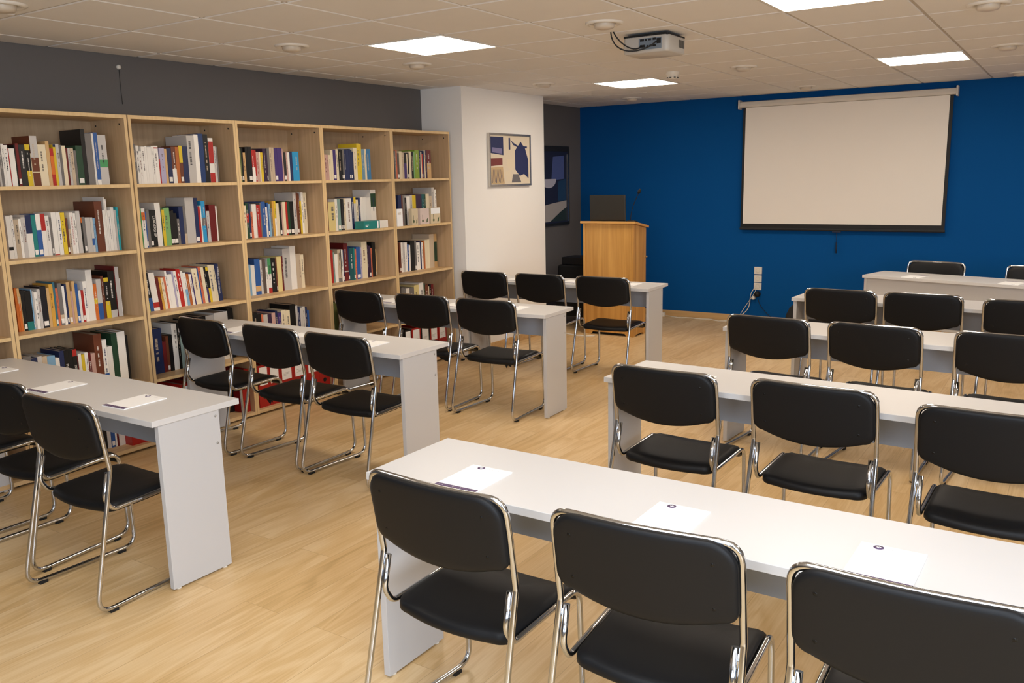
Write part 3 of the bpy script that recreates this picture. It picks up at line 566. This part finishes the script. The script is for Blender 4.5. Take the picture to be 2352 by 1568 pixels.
(5,0,0,"5749,5764,236,-4940,g;5765,5779,240,-4940,so;5780,5807,217,-4940,gb s;5808,5845,233,-4940,c;5846,5870,222,-4940,bg;5871,5905,218,-4940,p k.6-1;5906,5918,214,-4940,c;5919,5937,222,-4940,k s;5938,5969,233,-4940,c;5970,5998,233,-4940,k;5999,6018,234,-4940,lgr;6019,6077,246,-4940,li;6078,6097,243,-4940,nb;6098,6114,233,-4940,c;6115,6130,214,-4940,r s;6131,6150,241,-4940,nb;6151,6164,246,-4940,c;6165,6187,246,-4940,pl;6188,6245,247,-4940,dr tn0-.55"),
(5,1,0,"5802,5847,261,-4970,nb;5848,5865,262,-4970,br;5866,5891,259,-4970,g;5892,5916,239,-4970,dk;5917,5962,250,-4970,w;5963,5994,261,-4970,lg;5995,6044,260,-4970,c y.3-1;6045,6126,265,-4970,pl;6127,6166,264,-4970,td;6167,6185,263,-4970,dg;6186,6234,265,-4970,c;6235,6273,244,-4970,bg;6274,6310,320,-4970,lg;6311,6342,302,-4970,w"),
(5,2,0,"5861,5882,266,-5030,br s;5883,5906,264,-5030,w;5907,5934,262,-5030,lg;5935,5968,260,-5030,w;5969,5990,242,-5030,b;5991,6012,233,-5030,w;6013,6072,268,-5030,k;6073,6097,267,-5030,g s;6098,6148,247,-5030,w;6149,6168,256,-5030,nb;6169,6193,245,-5030,w;6194,6220,258,-5030,ob;6221,6259,263,-5030,c;6260,6289,265,-5030,c;6290,6355,310,-5030,bg;6356,6399,309,-5030,tn dg.17-.77"),
(5,3,0,"5795,5828,294,-4970,g;5829,5858,283,-4970,g;5859,5904,277,-4970,w;5905,5969,278,-4970,g;5970,6036,294,-4970,py;6037,6104,307,-4970,w;6105,6126,296,-4970,dg;6127,6174,282,-4970,br;6175,6186,261,-4970,c;6187,6213,278,-4970,k;6214,6249,274,-4970,dr"),
(5,4,0,"5767,5858,315,-4930,BINDER k;5864,5989,315,-4930,BINDER r;5992,6119,315,-4930,BINDER k;6126,6242,315,-4930,BINDER r;6250,6371,315,-4930,BINDER r"),
]
BK = []
for u, r, sh, txt in BOOKS:
    for i, s_ in enumerate(txt.split(';')):
        a, b, h, X, spec = s_.split(',')
        BK.append(dict(u=u, r=r, i=i, y0=int(a)/1000, y1=int(b)/1000, h=int(h)/1000, X=int(X)/1000, spec=spec.strip(), sh=sh/1000))
paper = [b for b in BK if 'BINDER' not in b['spec']]
for b in paper: b['area'] = (b['y1']-b['y0'])*b['h']/((b['y0'])**2+25)**1.2
paper.sort(key=lambda b: -b['area'])
solo = paper[:300]; rest = paper[300:]
def depth_of(b): return min(b['X']+5.232, .15+.32*(b['h']-.2)+random.uniform(0,.025) if b['h'] < .29 else .22)
for b in solo:
    t = b['y1']-b['y0']; keys = []
    def mi(k, keys=keys):
        if k not in keys: keys.append(k)
        return keys.index(k)
    mb = MB(); z = ROWZ[b['r']]
    col, title = book_geom(mb, (0,0,0), t, b['h'], depth_of(b), b['spec'], b['sh'], mi)
    o = obj('book', mb, [PAGES if k == 'PAGES' else BM[k] for k in keys], None, (b['X'], (b['y0']+b['y1'])/2, z))
    size = 'tall ' if b['h'] > .285 else ('thin ' if t < .011 else ('thick ' if t > .036 else ''))
    tag(o, f"{size}{PAL[col][1]} book, {ordinal(b['i']+1)} from left, {SHELF[b['r']]}, {CASE[b['u']]}", 'book', f"books on the {SHELF[b['r']]} of the {CASE[b['u']]}")
    if title:
        body, kc = TITLE[title]
        me = text_mesh(body, t*.8, 'title'); me.materials.append(BM[kc])
        xs = [v.co.x for v in me.vertices]; L = max(xs)-min(xs); f = min(1.0, b['h']*.72/L)
        me.transform(Matrix.Diagonal((f,f*1.0,1,1)))
        p = obj('title', me, [], o); p.matrix_local = Matrix(((0,0,1,.001),(0,1,0,-b['sh']*.5),(-1,0,0,b['h']*.56),(0,0,0,1)))
mb = MB(); keys = []
def mi(k):
    if k not in keys: keys.append(k)
    return keys.index(k)
for b in rest: book_geom(mb, (b['X'],(b['y0']+b['y1'])/2,ROWZ[b['r']]), b['y1']-b['y0'], b['h'], depth_of(b), b['spec'], b['sh'], mi)
tag(obj('small_books', mb, [PAGES if k == 'PAGES' else BM[k] for k in keys]), 'the thinnest and farthest books standing among the others on the bookcases', 'books', kind='stuff')
# lever-arch binders
BR = mat('binder_red', '#a81d17', .4, jitter=.06); BKK = mat('binder_black', '#141414', .45)
for b in [b for b in BK if 'BINDER' in b['spec']]:
    t = b['y1']-b['y0']; h = b['h']; red = b['spec'].endswith('r'); mt = BR if red else BKK
    o = thing('binder', f"{'red' if red else 'black'} lever-arch binder, {ordinal(b['i']+1)} {'item ' if b['u'] < 3 else ''}from left on the bottom shelf, {CASE[b['u']]}", 'binder', (b['X'],(b['y0']+b['y1'])/2,ROWZ[4]), 0, f"binders on the bottom shelf of the {CASE[b['u']]}")
    m = MB(); m.box((-.003,-t/2,0), (0,t/2,h)); m.box((-.285,-t/2,0), (-.003,-t/2+.003,h)); m.box((-.285,t/2-.003,0), (-.003,t/2,h)); obj('cover', m, mt, o)
    m = MB(); m.box((-.27,-t/2+.008,.004), (-.02,t/2-.01,h-.02)); obj('papers', m, PAGES, o)
    if t > .08 and not (b['u'] == 1):
        m = MB(); m.box((0,-t*.36,h*.52), (.0008,t*.36,h*.95)); lb = obj('spine_label', m, M['paper'], o); lb['label'] = 'white paper label'
        m = MB()
        for k in range(3): m.box((.0008,-t*.25,h*(.62+.03*k)), (.001,t*(.05+.08*k),h*(.625+.03*k)))
        obj('print_lines', m, BM['g'], lb)
    m = MB(); m.lathe([(.0005,.0008),(.013,.0008),(.0135,.0015),(.017,.0018),(.017,0)], 20, (0,0,h*.25), axis='x'); obj('finger_ring', m, M['black'], o)
# flat teal box and four little boxes standing in front of the books
t = thing('card_box', 'small teal and white box lying before the books on the fourth bookcase', 'box', (-4.900,5.283,1.274))
m = MB(); m.box((-.10,0,.0), (0,.195,.066)); obj('sleeve', m, BM['t'], t, bevel=.002)
m = MB(); m.box((-.098,.1952,.001), (-.002,.30,.064)); obj('inner_box', m, M['whiteplastic'], t, bevel=.002)
m = MB(); m.box((0,.162,.004), (.0006,.178,.062)); m.box((0,.02,.03), (.0006,.06,.036)); m.box((0,.02,.018), (.0006,.05,.025)); obj('printed_band', m, M['paper'], t)
herb = mat('herb_green', '#5c6546', .7); pale = mat('pale_box', '#d8c7a6', .7); pinkish = mat('pale_pink_box', '#dcc9c0', .7)
for k, (y0, y1, z1, mt, lab) in enumerate(((5.706,5.782,.148,M['paper'],'plain white little box standing leftmost before the books, last bookcase by the column'), (5.905,5.988,.143,pale,'beige little box with a printed plant, second from left on the last bookcase'),
        (6.02,6.146,.140,pinkish,'pale pink little box with print, third from left on the last bookcase'), (6.172,6.309,.140,pale,'little box with white upper half and printed plant, rightmost on the last bookcase'))):
    w = y1-y0
    t = thing('gift_box', lab, 'box', (-4.905,y0,1.274), 0, 'little boxes before the books on the last bookcase')
    m = MB(); m.box((-.035,0,0), (0,w,z1)); obj('box_body', m, mt, t, bevel=.001)
    m = MB()
    if k == 3: m.box((0,0.002,z1*.62), (.0006,w-.002,z1-.001)); obj('white_band', m, M['paper'], t); m = MB()
    if k:
        m.lathe([(.0005,.0008),(.013,.0008)], 12, (0,w*.27,z1*.22), axis='x', m=0); m.box((0,w*.25,z1*.3), (.0008,w*.29,z1*.6))
        m.quad([(.0008,w*.65,z1*.1),(.0008,w*.82,z1*.12),(.0008,w*.86,z1*.42),(.0008,w*.7,z1*.3)], 0)
    else: m.box((0,w*.15,z1*.75), (.0008,w*.7,z1*.78)); m.box((0,w*.15,z1*.68), (.0008,w*.7,z1*.70))
    obj('print', m, herb if k else BM['bg'], t)

# ------------------------------------------------------------------ desks
DL, DD, DZ = 1.90, .43, .74
def desk_parts(t, full=False):
    m = MB(); m.box((0,0,DZ-.025), (DL,DD,DZ)); obj('tabletop', m, M['lam'], t, bevel=.0015)
    for x in (.006, DL-.006-.025):
        m = MB(); m.box((x,.03,.008), (x+.025,.325,DZ-.025)); lg = obj('leg_panel', m, M['lam_side'], t, bevel=.001)
        xo = x-.0008 if x < 1 else x+.025
        for z in (.69, .57):
            m = MB(); m.lathe([(.0005,.0008),(.006,.0008),(.006,0),(.0005,0)], 10, axis='x'); obj('screw_cap', m, M['screwcap'], lg, loc=(xo,.305,z))
        for y in (.06,.295):
            m = MB(); m.lathe([(.0005,0),(.012,0),(.012,.0085),(.0005,.0085)], 10); obj('glide', m, M['whiteplastic'], lg, loc=(x+.0125,y,0))
    m = MB()
    if full: m.box((.031,.035,.30), (DL-.031,.053,DZ-.025))
    else: m.box((.031,.20,.555), (DL-.031,.218,DZ-.025))
    obj('modesty_panel', m, M['lam_side'] if full else M['lam_panel'], t)
DESKS = [('L1',-4.922,1.975,0,'grey-white desk nearest the camera in the left column, at the left edge'), ('L2',-4.898,3.458,0,'second grey-white desk from the camera in the left column'),
         ('L3',-4.893,4.897,2.0,'third grey-white desk from the camera in the left column'), ('L4',-4.754,6.483,1.0,'farthest grey-white desk in the left column, before the lectern'),
         ('R1',-1.862,1.955,-.6,'large white desk nearest the camera, across the bottom right corner'), ('R2',-1.803,3.515,-2.4,'second white desk from the camera in the right column'),
         ('R3',-1.775,5.05,-3.0,'third white desk from the camera in the right column'), ('R4',-1.757,6.488,-3.6,'fourth white desk from the camera in the right column')]
proto = None
for n, x, y, a, lab in DESKS:
    if proto is None:
        proto = thing('student_desk', lab, 'desk', (x,y,0), math.radians(a), 'student desks in two columns'); desk_parts(proto)
    else:
        q = dup(proto, (x,y,0), math.radians(a), lab)
        if n == 'L4': q.scale.x = .96
t = thing('teacher_desk', 'desk with a front panel facing the room, before the projection screen', 'desk', (-1.597,8.185,0), math.radians(-14.6)); desk_parts(t, True)

# ------------------------------------------------------------------ chairs
def fillet(pts, rad, n=6):
    pts = [Vector(p) for p in pts]; out = [pts[0]]
    for i in range(1, len(pts)-1):
        p, a, b = pts[i], pts[i-1], pts[i+1]; r = rad[i]
        d1 = (a-p).normalized(); d2 = (b-p).normalized()
        if r <= 0: out.append(p); continue
        ang = d1.angle(d2); tl = min(r/math.tan(ang/2), (a-p).length*.49, (b-p).length*.49)
        s_, e = p+d1*tl, p+d2*tl
        for k in range(n+1):
            f = k/n; out.append(s_*(1-f)**2+p*2*f*(1-f)+e*f**2)
    out.append(pts[-1]); return out
TR = .0093
def chair():
    t = thing('stacking_chair', '', 'chair', (0,0,0), 0, 'black chairs with chrome sled frames')
    half = [(.2235,-.001,.558),(.2235,-.026,.455),(.2235,.006,.402),(.2235,.365,.416),(.228,.377,.0155),(.250,-.078,.0155),(.253,-.118,.055),(.2425,0,.571),(.2425,-.024,.735),(.2425,-.043,.834)]
    rad = [0,.05,.05,.05,.055,.06,.0,.03,0,.055]
    half = half[:6]+[(.2535,-.1275,.012)]+half[7:]
    half[5] = (.2535,-.1275,.0155); half.pop(6); rad = [0,.05,.04,.055,.06,.06,.035,0,.085]
    top = [(.09,-.055,.834),(.04,-.0585,.834),(-.04,-.0585,.834),(-.09,-.055,.834)]
    pts = half+top+[(-p[0],p[1],p[2]) for p in half[::-1]]
    rr = rad+[.1,.1,.1,.1]+rad[::-1]
    path = fillet(pts, rr)
    m = MB(); m.tube(path, TR, 12)
    # cross bars under the seat
    m.tube([(-.222,.09,.397),(.222,.09,.397)], .006, 8); m.tube([(-.222,.29,.403),(.222,.29,.403)], .006, 8)
    # weld beads joining the two tubes
    for s_ in (-1, 1): m.tube([(s_*.233,-.004,.545),(s_*.233,-.014,.51)], .004, 6)
    fr = obj('tube_frame', m, M['chrome'], t); fr['label'] = 'chrome tube frame'
    for s_ in (-1, 1):
        for x, y in ((.2485,-.055),(.2305,.305)):
            m = MB(); m.box((-.011,-.018,0), (.011,.018,.0125)); obj('rubber_foot', m, M['rubber'], fr, loc=(s_*x,y,0), bevel=.002)
    # backrest
    def outline(hw, zt, zb, zc, rt, rb, n=7):
        o = []
        for k in range(n+1): a = PI/2*k/n; o.append((hw-rt+rt*math.sin(a), zt-rt+rt*math.cos(a)))
        zb_ = zb
        for k in range(n+1): a = PI/2*k/n; o.append((hw-rb+rb*math.cos(a), zb_+rb-rb*math.sin(a)))
        N_ = 12
        for k in range(1, N_): 
            x = (hw-rb)*(1-2*k/N_); o.append((x, zb_-(zb_-zc)*(1-(x/(hw-rb))**2)))
        for k in range(n+1): a = PI/2*k/n; o.append((-(hw-rb)-rb*math.sin(a), zb_+rb-rb*math.cos(a)))
        for k in range(n+1): a = PI/2*k/n; o.append((-(hw-rt)-rt*math.cos(a), zt-rt+rt*math.sin(a)))
        for k in range(1, 8): o.append((-(hw-rt)+2*(hw-rt)*k/8, zt))
        return o
    ol = outline(.2375, .840, .622, .588, .070, .040)
    zm = .715
    def bow(x, z): return -.020*(1-(x/.235)**2) - .17*(z-.571)
    def ring(ins, y): 
        sx = 1-ins/.2375; sz = 1-ins/.12
        return [(p[0]*sx, y+bow(p[0]*sx, zm+(p[1]-zm)*sz), zm+(p[1]-zm)*sz) for p in ol]
    rr = [ring(.12,-.022), ring(.112,-.022), ring(.1,-.022), ring(.08,-.022), ring(.06,-.022), ring(.04,-.022), ring(.024,-.0218), ring(.012,-.021), ring(.003,-.018), ring(0,-.012), ring(0,-.004), ring(.002,.008), ring(.010,.018), ring(.03,.024), ring(.05,.0255), ring(.07,.026), ring(.09,.026), ring(.112,.026), ring(.12,.026)]
    m = MB(); m.rings(rr, cap=False); bk = obj('backrest', m, M['vinyl'], t)
    for sx in (-1, 1):
        for sz, x in ((.785,.182),(.665,.182)):
            m = MB(); m.lathe([(.0005,.0022),(.003,.0022),(.0038,.0008),(.006,.0015),(.007,0)], 14, axis='y')
            obj('screw', m, M['screw'], bk, loc=(sx*x, -.0205+bow(x,sz), sz))
    # seat
    so = []
    n = 7; hr, hf, yr, yf, rc = .2125, .2135, -.006, .392, .05
    for k in range(n+1): a = PI/2*k/n; so.append((hf-.03+.03*math.cos(a), yf-.03+.03*math.sin(a)))
    for k in range(1, 8): so.append(((hf-.03)*(1-2*k/8), yf))
    for k in range(n+1): a = PI/2*k/n; so.append((-(hf-.03)-.03*math.sin(a), yf-.03+.03*math.cos(a)))
    for k in range(1, 6): so.append((-hf, yf-.03-(yf-.03-yr-rc)*k/6))
    for k in range(n+1): a = PI/2*k/n; so.append((-(hr-rc)-rc*math.cos(a), yr+rc-rc*math.sin(a)))
    for k in range(1, 10):
        x = -(hr-rc)+2*(hr-rc)*k/10; so.append((x, yr-.022*(1-(x/(hr-rc))**2)))
    for k in range(n+1): a = PI/2*k/n; so.append(((hr-rc)+rc*math.sin(a), yr+rc-rc*math.cos(a)))
    for k in range(1, 6): so.append((hf, yr+rc+(yf-.03-yr-rc)*k/6))
    cy = .19
    def drop(y):
        f = max(0, (y-.30)/.09); return -.040*f**2+.010*min(1,max(0,y)/.3)
    def sring(ins, z): 
        sx = 1-ins/.213; sy = 1-ins/.2
        return [(p[0]*sx, cy+(p[1]-cy)*sy, z+drop(cy+(p[1]-cy)*sy)-.006*max(0,1-((p[0]*sx)/.2)**2)*(1 if z > .41 else 0)) for p in so]
    rr = [sring(.11,.392), sring(.02,.392), sring(.004,.394), sring(0,.400), sring(0,.414), sring(.003,.424), sring(.010,.431), sring(.025,.435), sring(.06,.436), sring(.12,.435), sring(.17,.434)]
    m = MB(); m.rings(rr); obj('seat', m, M['vinyl'], t, loc=(0,0,-.011))
    return t
CH = {'L1c3':(-3.348,1.825,0.023), 'L1c2':(-3.949,1.881,0.050), 'L1c1':(-4.554,1.858,-0.038), 'L2c1':(-4.552,3.424,-0.061), 'L2c2':(-3.924,3.419,-0.044), 'L2c3':(-3.366,3.398,-0.015), 'L3c1':(-4.584,4.872,-0.022), 'L3c2':(-3.987,4.901,0.005), 'L3c3':(-3.410,4.889,0.021), 'L4c1':(-4.471,6.392,0.021), 'L4c2':(-3.888,6.399,0.004), 'L4c3':(-3.286,6.416,0.029), 'R1c1':(-1.436,1.815,-0.033), 'R1c2':(-0.823,1.838,0.049), 'R1c3':(-0.220,1.825,0.013), 'R2c1':(-1.452,3.426,-0.040), 'R2c2':(-0.823,3.434,-0.043), 'R2c3':(-0.185,3.327,-0.029), 'R3c1':(-1.468,4.980,-0.078), 'R3c2':(-0.882,4.962,-0.088), 'R3c3':(-0.243,4.958,-0.040), 'R4c1':(-1.375,6.368,-0.040), 'R4c2':(-0.839,6.355,-0.034), 'R4c3':(-0.225,6.263,-0.008), 'R5c1':(-1.056,8.542,2.942), 'R5c2':(-0.255,8.403,2.942)}
side = {'L':'left', 'R':'right'}
desk_name = {'L1':'nearest left desk', 'L2':'second left desk', 'L3':'third left desk', 'L4':'farthest left desk', 'R1':'nearest right desk', 'R2':'second right desk', 'R3':'third right desk', 'R4':'fourth right desk'}
pos = {'1':'left', '2':'middle', '3':'right'}
c0 = chair(); used = False; chairs = {}
for n, (x, y, a) in CH.items():
    if n.startswith('R5'): lab = 'black chair facing the room behind the teacher desk, ' + ('left one below the screen' if n[-1] == '1' else 'right one cut by the picture edge')
    else: lab = f"black chrome-framed chair at the {desk_name[n[:2]]}, {pos[n[-1]]} one of its three"
    if not used: c0.location = (x,y,0); c0.rotation_euler = (0,0,a); c0['label'] = lab; chairs[n] = c0; used = True
    else: chairs[n] = dup(c0, (x,y,0), a, lab)
def torn(n, pts_list):
    for pts in pts_list:
        m = MB(); m.add([(p[0],p[1],p[2]) for p in pts], [tuple(range(len(pts)))], 0); o = obj('torn_lining', m, M['blackcloth'], chairs[n]); o['label'] = 'torn black lining hanging down'
torn('L2c2', [[(-.17,.03,.394),(-.07,.0,.394),(-.08,.015,.352),(-.10,.02,.362),(-.115,.02,.338),(-.16,.028,.365)]])
torn('L3c2', [[(.06,.05,.394),(.19,.05,.394),(.18,.06,.35),(.15,.06,.335),(.08,.055,.355)]])
torn('L3c3', [[(-.1,.01,.394),(-.04,.01,.394),(-.05,.015,.378)], [(.11,.02,.394),(.17,.03,.394),(.16,.03,.36),(.135,.03,.372),(.125,.025,.35)]])
torn('R2c2', [[(-.12,.0,.394),(-.07,.0,.394),(-.075,.0,.378)]])

# ------------------------------------------------------------------ note pads
PW, PH = .152, .212
def pad():
    t = thing('notepad', '', 'notepad', (0,0,0), 0, 'white notepads laid out on the desks')
    m = MB(); m.box((-PW/2,0,0), (PW/2,PH,.004)); obj('sheets', m, M['paper'], t)
    m = MB(); m.box((-PW/2,0,.004), (PW/2,.022,.0043)); f = obj('footer_band', m, M['violet'], t)
    m = MB()
    for k, (x, y) in enumerate(((-.066,.014),(-.066,.007),(-.05,.007),(-.012,.013),(-.012,.007),(.014,.014),(.016,.007),(.04,.007),(-.03,.006))): m.box((x,y,.0043), (x+.0035,y+.003,.0045))
    obj('small_print', m, M['greyprint'], f)
    m = MB(); m.lathe([(.0125,.004),(.0125,.0043),(.0005,.0043)], 28, (-.032,PH-.017,0)); lg = obj('round_emblem', m, M['violet'], t)
    m = MB()
    for s_ in (-1, 0, 1): m.tube([(-.032,PH-.0225,.0044),(-.032+s_*.003,PH-.017,.0044),(-.032+s_*.005,PH-.0118+abs(s_)*-.001,.0044)], .00075, 6)
    m.tube([(-.0372,PH-.017,.0044),(-.0345,PH-.0195,.0044),(-.0295,PH-.0195,.0044),(-.0268,PH-.017,.0044)], .0006, 6); obj('emblem_mark', m, M['paper'], lg)
    me = text_mesh('T R I A E N A', .0078, 'heading'); me.materials.append(M['greyprint'])
    h = obj('heading', me, [], t, loc=(.014,PH-.0185,.00415))
    return t
PADS = [('L1','left',-4.62,2.035,0,0), ('L1','middle',-3.968,2.02,2,0), ('L1','right',-3.372,2.03,1.5,0),
        ('L2','left',-4.49,3.494,1,0), ('L2','middle',-3.98,3.494,1,0), ('L2','right',-3.366,3.502,1,0),
        ('L3','left',-4.448,4.965,2,0), ('L3','middle',-3.84,4.99,2,0), ('L3','right',-3.352,5.035,2,0),
        ('L4','left',-4.318,6.565,1,0), ('L4','middle',-3.747,6.594,1,0), ('L4','right',-3.20,6.615,1,0),
        ('R1','left',-1.518,1.968,.5,0), ('R1','middle',-.865,1.966,-.6,0), ('R1','right',-.320,1.966,-1,0), ('R2','left',-1.428,3.545,-3,0)]
p0 = pad()
for k, (d, w, x, y, a, _) in enumerate(PADS):
    lab = f"white notepad on the {desk_name[d]}, " + ('peeping out behind its left chair' if d == 'R2' else f"before its {w} chair")
    if k == 0: p0.location = (x,y,DZ); p0.rotation_euler = (0,0,math.radians(a)); p0['label'] = lab
    else: dup(p0, (x,y,DZ), math.radians(a), lab)
dup(p0, (-1.135,8.30,DZ), math.radians(180-14.6), 'white notepad near the left end of the teacher desk')
dup(p0, (-.385,8.105,DZ), math.radians(180-14.6), 'white notepad on the teacher desk at the right edge of the picture')

# ------------------------------------------------------------------ camera and light
f_, yaw, pitch, roll = 1979.07, .581819, .187176, -.021898
fw = Vector((-math.sin(yaw)*math.cos(pitch), math.cos(yaw)*math.cos(pitch), -math.sin(pitch)))
rt = Vector((math.cos(yaw), math.sin(yaw), 0)); up = rt.cross(fw)
r2 = rt*math.cos(roll)+up*math.sin(roll); u2 = -rt*math.sin(roll)+up*math.cos(roll)
cam = bpy.data.cameras.new('camera'); co = bpy.data.objects.new('camera', cam); COL.objects.link(co)
cam.sensor_width = 36; cam.sensor_fit = 'HORIZONTAL'; cam.lens = 36*f_/2352; cam.clip_start = .05
co.matrix_world = Matrix(((r2.x,u2.x,-fw.x,0),(r2.y,u2.y,-fw.y,0),(r2.z,u2.z,-fw.z,1.6613),(0,0,0,1)))
scene.camera = co
def area(name, loc, target, sx, sy, power, col, spread=180):
    l = bpy.data.lights.new(name, 'AREA'); l.shape = 'RECTANGLE'; l.size = sx; l.size_y = sy; l.energy = power; l.color = col; l.spread = math.radians(spread)
    o = bpy.data.objects.new(name, l); COL.objects.link(o); o.location = loc
    o.rotation_euler = (Vector(target)-Vector(loc)).to_track_quat('-Z', 'Y').to_euler(); return o
WARM = (1.0,.875,.735)
for i, j in ((2,-2),(6,-2),(10,3),(10,8)):
    x, y = GX+(i+.5)*TX, GY+(j+.5)*TY
    area('ceiling_lamp', (x,y,ZC-.02), (x,y,0), .57, .57, 10 if j < 0 else 24, WARM)
area('window_light', (2.6,-.9,1.55), (-2.5,3.2,.8), 1.8, 1.5, 135, (.74,.85,1.0))
area('rear_window_light', (-.6,-2.3,1.6), (-1.2,3,1.3), 2.4, 1.3, 42, (.66,.80,1.0))
area('overhead_light', (-.4,.7,2.36), (-.6,1.1,0), 2.4, 2.2, 79, (.78,.87,1.0))
w = bpy.data.worlds.new('world'); scene.world = w; w.use_nodes = True
w.node_tree.nodes['Background'].inputs[0].default_value = (*hexc('#b9b0a6'), 1); w.node_tree.nodes['Background'].inputs[1].default_value = .15
scene.view_settings.view_transform = 'Standard'; scene.view_settings.look = 'None'; scene.view_settings.exposure = 0
